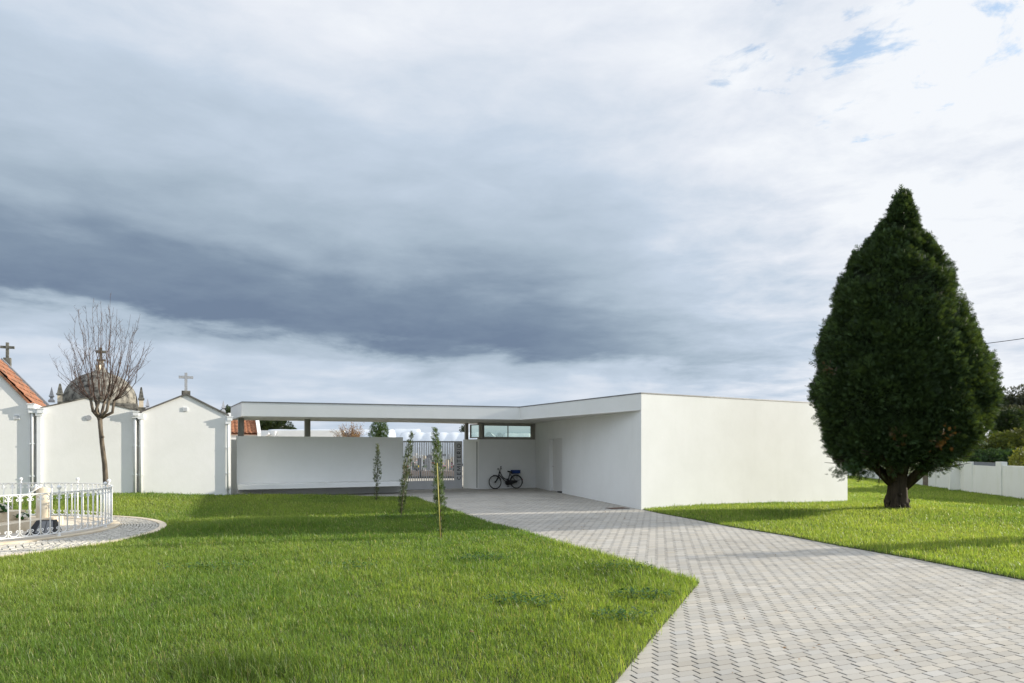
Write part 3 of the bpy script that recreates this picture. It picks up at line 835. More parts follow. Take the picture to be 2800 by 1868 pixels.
mb.tube([bp(985, 320, 0), bp(950, 400, .12), bp(880, 375, .2), bp(862, 290, .25), bp(875, 285, .29)], .011, 6)
mb.tube([bp(985, 320, 0), bp(1005, 320, -.1), bp(1050, 330, -.2), bp(1130, 375, -.24)], .012, 6)
mb.tube([bp(950, 400, .1), bp(870, 360, .2)], .007, 5)
hb = mb.build('handlebar', M['bike'], bike)
mb = MB()
mb.tube([bp(1050, 332, -.2), bp(1135, 378, -.24)], .021, 8); mb.build('grip', M['rubber'], hb)
mb = MB(); mb.tube([bp(862, 300, .25), bp(858, 265, .29)], .021, 8); mb.build('grip', M['rubber'], hb)
mb = MB(); mb.lathe(bp(845, 395), [(.012, -.035), (.036, -.02), (.042, 0), (.035, .03), (.012, .04)], 14); mb.build('headlight', M['chrome'], bike)
mb = MB()
for zoff, r0 in ((.018, .012), (.0, .01)):
    pass
sv = [bp(1290, 505), bp(1340, 520), bp(1420, 545), bp(1490, 550), bp(1520, 560)]
vs = []; fs = []
for i, (p, w_, h_) in enumerate(zip(sv, (.018, .03, .06, .085, .06), (.028, .03, .036, .04, .03))):
    p = Vector(p)
    for j in range(8):
        a_ = 2 * PI * j / 8
        q = p + Vector((nB.x, nB.y, 0)) * (-math.cos(a_) * w_) + Vector((0, 0, math.sin(a_) * h_))
        vs.append(q)
for i in range(4):
    for j in range(8): fs.append((i * 8 + j, i * 8 + (j + 1) % 8, (i + 1) * 8 + (j + 1) % 8, (i + 1) * 8 + j))
fs += [tuple(range(7, -1, -1)), tuple(32 + j for j in range(8))]
mb.add(vs, fs, None, True); mb.build('saddle', M['rubber'], bike)
mb = MB()
def guard(cx, cy, r, a0, a1):
    vs = []; fs = []; k = 18
    for i in range(k + 1):
        w = a0 + (a1 - a0) * i / k
        for y, rr in ((-.028, r - .008), (0, r + .004), (.028, r - .008)):
            vs.append(bl((cx - 665) * K * S_ + rr * math.cos(w), (1322 - cy) * K + rr * math.sin(w), y))
    for i in range(k):
        for j in range(2): fs.append((i * 3 + j, i * 3 + j + 1, i * 3 + j + 4, i * 3 + j + 3))
    m2 = MB(); m2.add(vs, fs, None, True); o = m2.build('mudguard', M['bike'], bike)
    so = o.modifiers.new('solid', 'SOLIDIFY'); so.thickness = .003
guard(665, 1005, rw + .03, R(20), R(108)); guard(1680, 1005, rw + .03, R(-18), R(165))
mb = MB()
cpts = []
for a_ in np.linspace(R(95), R(265), 14): cpts.append((1245 + 125 * math.cos(a_), 1035 + -125 * math.sin(a_)))
cpts += [(1420, 1120), (1700, 1030), (1720, 980), (1680, 945), (1400, 920)]
P_ = [Vector(bp(a_, b_, .06)) for a_, b_ in cpts]
mb.extrude(P_, Vector((nB.x, nB.y, 0)) * .028); mb.build('chain_case', M['bike'], bike)
for sy, (ax_, ay_), (px__, py__) in ((1, (1225, 1195), (1212, 1200)), (-1, (1320, 880), (1325, 870))):
    mb = MB(); mb.tube([bp(1270, 1030, .07 * sy), bp(ax_, ay_, .09 * sy), bp(px__, py__, .12 * sy)], .011, 6); cr_ = mb.build('crank', M['bike'], bike)
    mb = MB(); mb.box(bp(px__, py__, .13 * sy), (.09, .07, .026), wallang); mb.build('pedal', M['rubber'], cr_)
mb = MB()
for y in (-.06, 0, .06): mb.tube(path2([(1390, 640), (1500, 622), (1830, 622)], y), .006, 5)
for y in (-.06, .06): mb.tube(path2([(1780, 622), (1690, 985)], y), .005, 5)
for x_ in (1520, 1620, 1720, 1820): mb.tube([bp(x_, 622, -.06), bp(x_, 622, .06)], .005, 5)
mb.build('rack', M['bike'], bike)
mb = MB(); mb.box(bp(1972, 905), (.03, .05, .06), wallang); mb.build('reflector', M['red'], bike)
for sy in (-.05, .05):
    mb = MB(); mb.tube(path2([(1690, 990), (1870, 900)], sy), .005, 4); mb.build('stay', M['bike'], bike)
mb = MB(); mb.tube(path2([(880, 420), (820, 520), (880, 640)], .03), .0045, 4); mb.build('brake_cable', M['chrome'], bike)
# crate carried on the rack
cc = bl((1668 - 665) * K * S_, (1322 - 612) * K); cr_w, cr_d, cr_h = .36, .24, .135
crate = thing('crate', 'small blue plastic crate strapped on the rear rack of the bicycle', 'crate', cc)
def cbox(mb, x, y, z, sx, sy, sz):
    c = Vector(cc) + Vector((dB.x, dB.y, 0)) * x + Vector((-nB.x, -nB.y, 0)) * y + Vector((0, 0, z)); mb.box(c, (sx, sy, sz), wallang)
mb = MB(); cbox(mb, 0, 0, .008, cr_w, cr_d, .012)
for s_ in (-1, 1):
    cbox(mb, 0, s_ * (cr_d / 2 - .005), .035, cr_w, .01, .04); cbox(mb, 0, s_ * (cr_d / 2 - .005), cr_h - .015, cr_w, .01, .05); cbox(mb, 0, s_ * (cr_d / 2 - .005), .08, cr_w * .7, .0095, .06)
    cbox(mb, s_ * (cr_w / 2 - .005), 0, .072, .0098, cr_d - .021, .134)
    for t in (-1, 1): cbox(mb, s_ * (cr_w / 2 - .012), t * (cr_d / 2 - .012), .072, .023, .0235, .1355)
mb.build('body', M['blue'], crate)
mb = MB()
for s_ in (-1, 1): cbox(mb, 0, s_ * (cr_d / 2 + .003), cr_h + .004, cr_w + .02, .022, .014); cbox(mb, s_ * (cr_w / 2 + .003), 0, cr_h + .004, .022, cr_d - .017, .0142)
mb.build('rim', M['blue'], crate)

# ------------------------------------------------------------------ chapels on the left
def gt(px):
    k = (px - CX) / FPX
    return (GR0.x - GR0.y * k) / (.883 - .469 * k)
def gpt(px, py, back=0.0):
    """point on the row's facade plane seen at a photo position (pushed back by metres)"""
    p = GR0 - GD * gt(px); z = zat(py, p.y); p = p + GB * back
    return Vector((p.x, p.y, z))
def gpz(px, z, back=0.0):
    p = GR0 - GD * gt(px) + GB * back
    return Vector((p.x, p.y, z))
b3 = Vector((GB.x, GB.y, 0)); d3 = Vector((GD.x, GD.y, 0))
GRP = 'white chapels along the lawn'
def free(px, py, Y): return Vector(((px - CX) / FPX * Y, Y, zat(py, Y)))
def cross(mb, base, h, arm, w, armz, t=None):
    t = t or w
    mb.box(base + Vector((0, 0, h / 2)), (w, t, h), R(28))
    for s_ in (-1, 1):
        c = base + Vector((0, 0, armz)) + d3 * s_ * (w / 2 + (arm - w / 2) / 2)
        mb.box(c, (arm - w / 2 - .001, t * .94, w), R(28))
def vent(parent, px0, px1, py0, py1):
    mb = MB(); a = gpt(px0, py1, -.012); b_ = gpt(px1, py0, -.012)
    w = Vector((b_.x - a.x, b_.y - a.y, 0)).length; h = b_.z - a.z; c = (a + b_) / 2
    mb.box(c + d3 * 0, (w, .03, h), R(28)); vo = mb.build('vent', M['plastic_white'], parent)
    mb = MB()
    for i in range(5):
        mb.box(c + Vector((0, 0, -h / 2 + h * (i + .75) / 5.5)) - b3 * .017, (w * .76, .012, h * .055), R(28))
    mb.build('louvre', M['granite_pale'], vo)
def pipe(parent, px, ytop, ybot, off=.07, r=.045, hopper=True, square=False):
    p = GR0 - GD * gt(px) - GB * off
    zt = zat(ytop, p.y); zb = zat(ybot, p.y)
    mb = MB()
    if square: mb.box((p.x, p.y, (zt + zb) / 2), (.11, .09, zt - zb), R(28))
    else: mb.tube([(p.x, p.y, zb), (p.x, p.y, zt - .12), (p.x + b3.x * .03 + d3.x * .0, p.y + b3.y * .03, zt)], r, 10)
    o = mb.build('downpipe', M['plastic_white'], parent)
    for q in (.25, .62):
        mb = MB(); mb.box((p.x + b3.x * .02, p.y + b3.y * .02, zb + (zt - zb) * q), (.13, .1, .035), R(28)); mb.build('bracket', M['plastic_white'], o)
    if hopper:
        mb = MB(); mb.box((p.x, p.y, zt + .02), (.17, .14, .2), R(28)); mb.build('hopper', M['plastic_white'], o)
def gutter(parent, px, py, length=5.0, w=.16, proj=.16):
    """box gutter running back along the eaves; its end sticks out in front of the facade"""
    p = gpt(px, py); mb = MB()
    c = p + b3 * (length / 2 - proj) - Vector((0, 0, .06)); mb.box(c, (w, length, .12), R(28))
    mb.box(c + Vector((0, 0, .075)), (w + .05, length + .03, .03), R(28))
    mb.build('gutter', M['plastic_white'], parent)
def finial(mb, base, h, w, sides=4, pedestal=0.0):
    """small spire on a turned foot"""
    rot = R(28 + 45)
    mb.lathe(base, [(w * .75, 0), (w * .75, h * .12), (w * .42, h * .2), (w * .3, h * .3), (w * .62, h * .36), (w * .62, h * .42), (w * .5, h * .45), (w * .03, h)], sides, None, False, rot)
def obelisk(mb, mb2, base, h, w):
    rot = R(28 + 45)
    mb2.lathe(base, [(w * .62, -.6), (w * .62, h * .42)], 4, None, False, rot)
    mb.lathe(base + Vector((0, 0, h * .42)), [(w * .66, 0), (w * .9, h * .03), (w * .9, h * .09), (w * .68, h * .11), (w * .62, h * .2), (w * .22, h * .56), (w * .03, h * .58)], 4, None, False, rot)
DEP = 5.2
# third chapel (nearest the entrance)
def gable(name, label, pts_px, loc_px, dep=DEP, roofmat='roofgrey', gap=None):
    base = GR0 - GD * gt(loc_px)
    ch = thing(name, label, 'chapel', (base.x, base.y, 0), GRP)
    P3 = [gpz(pts_px[0][0], -.1)] + [gpt(*p) for p in pts_px] + [gpz(pts_px[-1][0], -.1)]
    mb = MB(); mb.extrude(P3, b3 * dep); mb.build('wall', M['white_old'], ch)
    return ch
def roof(ch, pts, mat, over=.05, thick=.055, dep=DEP):
    P_ = [gpt(*p) for p in pts]
    for a_, b_ in ((P_[0], P_[1]), (P_[2], P_[1])):
        dirn = (b_ - a_).normalized(); up = Vector((0, 0, thick))
        a2 = a_ - dirn * over
        mb = MB(); mb.extrude([a2 + Vector((0, 0, .004)) - b3 * over, b_ + Vector((0, 0, .004)) - b3 * over, b_ + up - b3 * over, a2 + up - b3 * over], b3 * (dep + over)); mb.build('roof', mat, ch)
ch3 = gable('chapel', 'small white gabled chapel next to the entrance, pale grey cross on its ridge', [(387.5, 1127.5), (508.6, 1080), (622, 1136.5)], 508)
roof(ch3, [(387.5, 1127.5), (508.6, 1080), (622, 1136.5)], M['roofgrey'])
mb = MB(); b_ = gpt(509.5, 1078, .3); mb.box(b_ + Vector((0, 0, .03)), (.26, .26, .2), R(28)); mb.build('cross_base', M['stone'], ch3)
mb = MB(); cross(mb, b_ + Vector((0, 0, .13)), .61, .22, .085, .46); mb.build('cross', M['granite_pale'], ch3)
vent(ch3, 500.5, 513, 1114, 1125); pipe(ch3, 623, 1153, 1341, .06, .04); gutter(ch3, 627, 1141)
mb = MB(); p0 = gpz(624.5, 0, .06); p1 = gpz(632, 0, .06)
mb.prism([(p0.x, p0.y), (p1.x, p1.y), (p1.x + b3.x * 3, p1.y + b3.y * 3), (p0.x + b3.x * 3, p0.y + b3.y * 3)], -.1, zat(1137, 25.5)); mb.build('pilaster', M['white_old'], ch3)
for px_, py_, hh in ((403.5, 1119, .42), (610.5, 1124, .43)):
    mb = MB(); fy = (GR0 - GD * gt(px_)).y + 4.0; finial(mb, free(px_, py_ + 4, fy), hh * 1.12, .16); mb.build('finial', M['granite_pale'], ch3)
# second chapel
ch2 = gable('chapel', 'white gabled chapel behind the bare tree, plain front with a round vent', [(112, 1116.6), (237, 1090), (369, 1123)], 240)
roof(ch2, [(112, 1116.6), (237, 1090), (369, 1123)], M['stone'], .02, .04)
mb = MB(); c = gpt(242.5, 1142.5, -.01); 
mb.add([c + (d3 * math.cos(w) + Vector((0, 0, math.sin(w)))) * .085 for w in np.linspace(0, 2 * PI, 16, endpoint=False)] + [c - b3 * .02 + (d3 * math.cos(w) + Vector((0, 0, math.sin(w)))) * .08 for w in np.linspace(0, 2 * PI, 16, endpoint=False)],
       [(i, (i + 1) % 16, 16 + (i + 1) % 16, 16 + i) for i in range(16)] + [tuple(range(16, 32))]); mb.build('vent', M['granite_pale'], ch2)
pipe(ch2, 107, 1130, 1358, .05, .05, True, True); gutter(ch2, 112, 1120); pipe(ch2, 369, 1136, 1352, .05, .045); gutter(ch2, 371, 1127)
mb = MB(); p0 = gpz(369.2, 0, .22); p1 = gpz(387.3, 0, .22); mb.prism([(p0.x, p0.y), (p1.x, p1.y), (p1.x + b3.x * .1, p1.y + b3.y * .1), (p0.x + b3.x * .1, p0.y + b3.y * .1)], -.1, 2.95); mb.build('infill_wall', M['white_old'], ch2)
pipe(ch3, 384.8, 1140, 1352, .05, .045)
# first chapel
v1 = [(-150, 1040), (-75, 941), (82.5, 1099)]
ch1 = gable('chapel', 'tall white chapel at the left edge, steep orange tiled roof and dark stone cross', [(-200, 1066), (-75, 941), (82.5, 1101)], 0)
P_ = [gpt(-75, 941), gpt(84.5, 1103)]
mb = MB()
# corrugated tile slope: real waves
a_, b_ = P_[0] + Vector((0, 0, .01)) - b3 * .06, P_[1] + Vector((0, 0, .01)) - b3 * .06
sl_dir = (b_ - a_); slen = sl_dir.length; sl_dir.normalize(); nrm = sl_dir.cross(b3).normalized()
if nrm.z < 0: nrm = -nrm
nu, nv = int(slen / .3), 96
vs = []; fs = []
for i in range(nu + 1):
    for rr_ in (0, 1):
        for j in range(nv + 1):
            t = j / nv * 4.3; wv = .028 * (math.cos(2 * PI * t / .21) * .5 + .5) ** .7
            s_ = min(i + rr_ * .999, nu) * slen / nu
            vs.append(a_ + sl_dir * s_ + b3 * t + nrm * (wv + (.03 if rr_ else 0)))
w_ = nv + 1
for i in range(nu * 2 + 1):
    for j in range(nv): fs.append((i * w_ + j, i * w_ + j + 1, (i + 1) * w_ + j + 1, (i + 1) * w_ + j))
mb.add(vs, fs, None, False)
mb.extrude([a_ - nrm * .06, b_ - nrm * .06, b_ - nrm * .002, a_ - nrm * .002], b3 * 4.3)
mb.build('roof', M['clay_dark'], ch1)
mb = MB(); up = Vector((0, 0, .03))
a4 = gpt(-75, 941, 4.35); b4 = gpt(88, 1107, 4.35)
mb.extrude([a4 - Vector((0, 0, 1)), b4 - Vector((0, 0, 1)), b4 + up, a4 + up], b3 * .35); mb.build('parapet', M['stone'], ch1)
mb = MB(); mb.extrude([a4 + up, b4 + up, b4 + up + Vector((0, 0, .08)) + d3 * .06, a4 + up + Vector((0, 0, .08))], b3 * .45 ); mb.build('coping', M['granite_blue'], ch1)
# cross of the first chapel, standing on the parapet
mb = MB(); c0 = free(20, 1000, 27.5); mb.box(c0 + Vector((0, 0, .12)), (.24, .24, .38), R(28)); mb.build('cross_base', M['stone_dark'], ch1)
mb = MB(); cross(mb, c0 + Vector((0, 0, .31)), .62, .235, .1, .43); mb.build('cross', M['stone_dark'], ch1)
vent(ch1, 37, 54.5, 1135, 1147); gutter(ch1, 86, 1107); pipe(ch1, 88.5, 1122, 1362, .06, .035, True)
mb = MB(); p0 = gpz(82.7, 0, .22); p1 = gpz(111.8, 0, .22); mb.prism([(p0.x, p0.y), (p1.x, p1.y), (p1.x + b3.x * .1, p1.y + b3.y * .1), (p0.x + b3.x * .1, p0.y + b3.y * .1)], -.1, 3.05); mb.build('infill_wall', M['white_old'], ch1)
mb = MB(); finial(mb, free(141, 1100, 27.0), .6, .2); mb.build('finial', M['granite_blue'], ch1)
# domed tomb house
YD = 30.0; dm = free(275.5, 1100, YD)
dome = thing('domed_mausoleum', 'weathered stone dome with a cross rising behind the white chapels', 'mausoleum', (dm.x, dm.y, 0))
r_ = 88.5 * YD / FPX; prof = [(r_ * 1.0, -.2)]
for a in np.linspace(0, R(72), 14): prof.append((r_ * math.cos(a), r_ * math.sin(a) * .93))
prof += [(.30, r_ * .93), (.2, r_ * .99), (.13, r_ * 1.1), (.12, r_ * 1.22)]
mb = MB(); mb.lathe(dm, prof, 40); mb.build('dome', M['stone'], dome)
mb = MB(); mb.box(dm + Vector((0, 0, -1.95)), (2.9, 2.9, 3.7), R(28)); mb.build('wall', M['stone'], dome)
mb = MB(); top = dm + Vector((0, 0, r_ * 1.22))
mb.box(dm + Vector((0, -.16, r_ * .96)), (.16, .2, .5), 0); mb.box(top + Vector((0, 0, -.02)), (.2, .2, .22), R(28)); mb.build('pedestal', M['limestone'], dome)
mb = MB(); mb.box(top + Vector((0, 0, .11)), (.32, .32, .06), R(28)); cross(mb, top + Vector((0, 0, .14)), .52, .19, .11, .34); mb.build('cross', M['stone_dark'], dome)
for px_, Yp in ((164, 28.5), (386, 30.5)):
    mb = MB(); mb2 = MB(); obelisk(mb, mb2, free(px_, 1105 if px_ < 200 else 1122, Yp), .86 if px_ < 200 else 1.04, .2)
    oo = mb.build('obelisk', M['stone_dark'], dome); mb2.build('shaft', M['limestone'], oo)
mb = MB(); mb.box(free(386, 1122, 30.5) + Vector((0, 0, -.1)), (.6, .5, .45), R(28)); mb.build('corner_block', M['stone_dark'], dome)

# ------------------------------------------------------------------ railing round the monument
rail = thing('iron_railing', 'round white wrought iron railing with scrollwork and ball finials', 'railing', (FC[0], FC[1], .05))
def fpt(w, z, r=FR): return (FC[0] + r * math.cos(w), FC[1] + r * math.sin(w), z)
NB_ = 96
ws = np.linspace(0, 2 * PI, 144, endpoint=False)
ZBt, ZTp = .115, .915
for z, nm in ((ZTp, 'top_rail'), (ZBt, 'bottom_rail')):
    k = 144; vs = []; fs = []
    for w in ws:
        for rr, zz in ((FR - .018, z - .008), (FR + .018, z - .008), (FR + .018, z + .008), (FR - .018, z + .008)): vs.append(fpt(w, zz, rr))
    for i in range(k):
        for j in range(4): fs.append((i * 4 + j, ((i + 1) % k) * 4 + j, ((i + 1) % k) * 4 + (j + 1) % 4, i * 4 + (j + 1) % 4))
    mb = MB(); mb.add(vs, fs); mb.build(nm, M['iron'], rail)
PH = R(-17.0)
bar_src = None; post_src = None
for i in range(NB_):
    w = PH + 2 * PI * i / NB_
    if i % 8 == 0:
        mb = MB(); p = fpt(w, 0)
        mb.tube([fpt(w, .05), fpt(w, ZTp + .03)], .0155, 8)
        po = mb.build('post', M['iron'], rail)
        mb = MB(); mb.lathe(fpt(w, ZTp + .008), [(.02, 0), (.02, .025), (.012, .035), (.014, .05), (.036, .07), (.042, .092), (.034, .118), (.008, .132)], 12); mb.build('finial', M['iron'], po)
        mb = MB(); mb.lathe(fpt(w, .05), [(.035, 0), (.035, .015), (.022, .03), (.026, .06), (.018, .07)], 10); mb.build('foot', M['iron'], po)
    else:
        mb = MB(); mb.tube([fpt(w, ZBt + .008), fpt(w, ZTp - .008)], .0128, 6); mb.build('baluster', M['iron'], rail)
mb = MB(); dw = 2 * PI / NB_; hwid = dw * FR / 2
def spiral(sgn, zbase, flip):
    pts = []
    for t in np.linspace(0, 1, 9):
        a = t * 1.55 * PI; r2 = .024 * (1 - .55 * t)
        pts.append((sgn * (.046 - .0 + (-r2) * math.cos(a) - .0), r2 * math.sin(a)))
    return pts
for i in range(NB_):
    w0 = PH + 2 * PI * (i + .5) / NB_
    for zc, fl in ((ZTp - .010, -1), (ZBt + .010, 1)):
        pts = []
        arcp = [(math.cos(a) * hwid * .88, math.sin(a)) for a in np.linspace(0, PI, 11)]
        right = [(hwid * .88 + .0, -.0)]
        # c-scroll: curl, arch against the rail, curl
        path = []
        for t in np.linspace(1, 0, 8):
            a = t * 1.6 * PI; r2 = .026 * (1 - .5 * t); path.append((hwid * .88 - .026 + r2 * math.cos(a), -r2 * math.sin(a)))
        path += [(x_, y_ * hwid * .95) for x_, y_ in arcp[1:-1]]
        for t in np.linspace(0, 1, 8):
            a = t * 1.6 * PI; r2 = .026 * (1 - .5 * t); path.append((-hwid * .88 + .026 - r2 * math.cos(a), -r2 * math.sin(a)))
        zmid = zc + fl * (hwid * .95 + .004)
        mb.tube([fpt(w0 + x_ / FR, zmid - fl * y_) for x_, y_ in path], .0085, 4)
mb.build('scrollwork', M['iron'], rail)

# monument inside
mon = thing('stepped_monument', 'cream stone stepped monument with slanted round column inside the railing', 'monument', (-11.6, 14.0, .05))
mb = MB(); mb.prism([(-10.2, 12.9), (-10.25, 15.6), (-13.2, 15.6), (-13.2, 12.9)], .05, .24); mb.build('lower_step', M['limestone'], mon, .008)
mb = MB(); mb.prism([(-10.68, 13.0), (-10.72, 15.05), (-12.8, 15.05), (-12.8, 13.0)], .24, .43); mb.build('upper_step', M['limestone'], mon, .008)
mb = MB(); cxm, cym = -10.52, 15.32
n = 28; vs = []; fs = []
for z0_ in (0, 1):
    for j in range(n):
        w = 2 * PI * j / n; x_ = .135 * math.cos(w)
        vs.append((cxm + x_, cym + .135 * math.sin(w), .24 if z0_ == 0 else .91 - .35 * x_ if x_ > 0 else .91 - .10 * abs(x_)))
for j in range(n): fs.append((j, (j + 1) % n, n + (j + 1) % n, n + j))
fs.append(tuple(n + j for j in range(n))); mb.add(vs, fs, None, True); mb.build('column', M['limestone'], mon)
mb = MB(); mb.tube([(cxm + .02, cym - .13, .93), (cxm - .18, cym - .2, .78), (cxm - .42, cym - .26, .64)], .018, 8); mb.tube([(cxm - .12, cym - .17, .86), (cxm - .02, cym - .2, .97)], .03, 8); mb.build('chain', M['iron'], mon)
# floodlight
fl0 = (-9.48, 13.66); fl = thing('floodlight', 'black wedge shaped floodlight on the floor inside the railing', 'floodlight', (fl0[0], fl0[1], .05))
mb = MB(); x_, y_ = fl0; o_ = Vector((x_ - .02, y_ + .2, .05)); a = R(14); dx = Vector((math.cos(a), math.sin(a), 0)); dy = Vector((-math.sin(a), math.cos(a), 0)); up = Vector((0, 0, 1))
bq = [o_ - dx * .27 - dy * .20, o_ + dx * .27 - dy * .20, o_ + dx * .27 + dy * .20, o_ - dx * .27 + dy * .20]
tq = [o_ - dx * .13 - dy * .02 + up * .275, o_ + dx * .19 - dy * .02 + up * .275, o_ + dx * .19 + dy * .12 + up * .275, o_ - dx * .13 + dy * .12 + up * .275]
mb.add(bq + tq, [(3, 2, 1, 0), (4, 5, 6, 7)] + [(i, (i + 1) % 4, 4 + (i + 1) % 4, 4 + i) for i in range(4)]); mb.build('housing', M['black_metal'], fl, .006)
mb = MB(); fn = (bq[1] - bq[0]).cross(tq[0] - bq[0]).normalized()
def fq(u_, v_): return bq[0].lerp(bq[1], u_).lerp(tq[0].lerp(tq[1], u_), v_)
for u0_, u1_ in ((.30, .60), (.63, .93)):
    mb.extrude([fq(u0_, .12) + fn * .002, fq(u1_, .12) + fn * .002, fq(u1_, .93) + fn * .002, fq(u0_, .93) + fn * .002], fn * .006)
mb.build('lens', M['lamp_glass'], fl)
# flower bowl and bouquets
def flowers(mb, c, rad, n, cols, size=.03, seed=1, leaves=True):
    g = np.random.default_rng(seed)
    for i in range(n):
        d = g.normal(0, 1, 3); d /= np.linalg.norm(d); d[2] = abs(d[2]) * .8
        p = np.array(c) + d * rad * g.uniform(.6, 1.0)
        if leaves and i % 3 == 0: col = np.array([.03, .09, .02]) * g.uniform(.6, 1.6); s = size * 1.3
        else: col = np.array(cols[g.integers(len(cols))]); s = size * g.uniform(.7, 1.2)
        u_ = np.cross(d, [0, 0, 1.0]); u_ /= max(1e-6, np.linalg.norm(u_)); w_ = np.cross(d, u_)
        k = 6; vs = [p + d * s * .35] + [p + (u_ * math.cos(2 * PI * j / k) + w_ * math.sin(2 * PI * j / k)) * s for j in range(k)]
        mb.add(vs, [(0, 1 + j, 1 + (j + 1) % k) for j in range(k)], tuple(col))
WH = (.75, .72, .64)
bw0 = Vector((-10.98, 13.85, .43))
bowl = thing('flower_bowl', 'teal glazed bowl planted with flowers on the stone step', 'flower bowl', bw0)
mb = MB(); mb.lathe(bw0, [(.10, 0), (.13, .02), (.2, .09), (.255, .19), (.275, .21), (.275, .23), (.24, .23), (.22, .2)], 28); mb.build('bowl', M['teal'], bowl)
mb = MB(); flowers(mb, bw0 + Vector((0, 0, .22)), .26, 170, [(.20, .40, .03), (.6, .05, .07), (.7, .55, .2), WH], .032, 3); mb.build('flowers', M['petal'], bowl)
for k, (x_, y_, rad, z_, lab, nn) in enumerate(((-10.82, 14.45, .2, .47, 'white flower bouquet beside the teal bowl', 150), (-10.55, 14.72, .13, .3, 'smaller white posy at the foot of the stone column', 70))):
    t = thing('bouquet', lab, 'flowers', (x_, y_, .43 if k == 0 else .24), 'white flowers on the monument')
    mb = MB(); flowers(mb, (x_, y_, z_), rad, nn, [WH, (.72, .66, .5)], .036, 5 + k); mb.build('blossoms', M['petal'], t)
    mb = MB(); g = np.random.default_rng(k)
    for i in range(14): mb.tube([(x_, y_, .43 if k == 0 else .24), (x_ + g.normal(0, rad * .4), y_ + g.normal(0, rad * .4), z_ + rad * .4)], .004, 4)
    mb.build('stems', M['core'], t)

# ------------------------------------------------------------------ bare tree
def bare_tree():
    Y0 = 20.2; g = np.random.default_rng(42)
    def q(px, py, dy=0.0): Y = Y0 + dy; return Vector(((px - CX) / FPX * Y, Y, zat(py, Y)))
    base = q(291, 1385); base.z = float(terrain(base.x, base.y))
    t = thing('bare_tree', 'leafless pollarded young tree behind the white round railing', 'tree', base)
    mb = MB()
    mb.tube([base, q(289.5, 1330), q(286, 1270), q(279, 1215, .02), q(275, 1175), q(273, 1143)], [.085, .075, .068, .062, .058, .066], 10)
    mb.sphere(q(286.5, 1195) + Vector((-.06, 0, 0)), .045, 8, 6); mb.sphere(q(273, 1145), .075, 10, 8)
    heads = [(q(247, 1090, -.15), .05), (q(262, 1097, .2), .045), (q(274, 1088, -.05), .05), (q(285, 1100, .25), .045), (q(299, 1088, -.1), .05), (q(312, 1096, .1), .04)]
    f = q(273, 1145)
    for h, r_ in heads:
        mid = f.lerp(h, .5) + Vector((g.normal(0, .05) + (h.x - f.x) * .25, g.normal(0, .05), -.08))
        mb.tube([f, mid, h], [.05, .042, .038], 8); mb.sphere(h, r_ * 1.15, 8, 6)
    mb.build('trunk', M['bark_grey'], t)
    mb = MB()
    tips = [(153, 1024), (155, 985), (158, 945), (176, 912), (186, 915), (178, 960), (200, 1000), (206, 865), (216, 862), (214, 845), (235, 835), (228, 880), (245, 870), (258, 815), (262, 830), (273, 822), (280, 860), (291, 830), (300, 850), (304, 802), (312, 840), (322, 845), (328, 870), (335, 905), (345, 930), (352, 860), (365, 885), (382, 858), (378, 875), (393, 935), (414, 932), (418, 940), (380, 960), (372, 1010), (350, 1005), (340, 960), (225, 950), (240, 960), (285, 930), (312, 930), (330, 960), (195, 950)]
    for i, (px, py) in enumerate(tips):
        h = min(heads, key=lambda hh: abs((hh[0].x / hh[0].y) * FPX + CX - (px * .35 + 274 * .65)) + g.random() * 9)[0]
        tip = q(px + g.normal(0, 2), py, g.normal(0, .55))
        d = tip - h
        k = 9; pts = []
        sway = Vector((g.normal(0, .05), g.normal(0, .05), 0)); out_ = Vector((d.x, d.y, 0))
        for j in range(k):
            s = j / (k - 1)
            p = h + Vector((0, 0, d.z)) * (s ** 1.12) + out_ * (s ** .78) + sway * math.sin(s * PI * 2) + Vector((g.normal(0, .012), g.normal(0, .012), 0))
            pts.append(p)
        L_ = d.length; r0 = .009 + .004 * L_ / 3
        mb.tube(pts, [r0 * (1 - .8 * j / (k - 1)) for j in range(k)], 5, caps=False)
        # side shoots
        ns = int(7 + L_ * 7)
        for a_ in range(ns):
            s = g.uniform(.12, .98); jf = s * (k - 1); j0 = min(int(jf), k - 2); p = pts[j0].lerp(pts[j0 + 1], jf - j0)
            big_ = g.random() < .22
            ln = g.uniform(.35, .75) * (1.05 - s) + .15 if big_ else g.uniform(.04, .16)
            w = g.uniform(0, 2 * PI); dirn = (pts[j0 + 1] - pts[j0]).normalized() * g.uniform(.5, 1.1) + Vector((math.cos(w), math.sin(w), .25)) * g.uniform(.4, .8); dirn.normalize()
            e = p + dirn * ln + Vector((0, 0, ln * .18)); m_ = p.lerp(e, .5) + Vector((dirn.x, dirn.y, 0)) * ln * .07
            rr = r0 * .45 * (1 - .5 * s)
            mb.tube([p, m_, e], [rr, rr * .8, rr * .45], 4, caps=False)
            if big_:
                for _ in range(int(ln * 9)):
                    s2 = g.uniform(.2, 1); p2 = p.lerp(e, s2); w = g.uniform(0, 2 * PI)
                    e2 = p2 + Vector((math.cos(w), math.sin(w), .8)) * g.uniform(.03, .1); mb.tube([p2, e2], [.0028, .0018], 3, caps=False)
    mb.build('branches', M['twig'], t)
bare_tree()

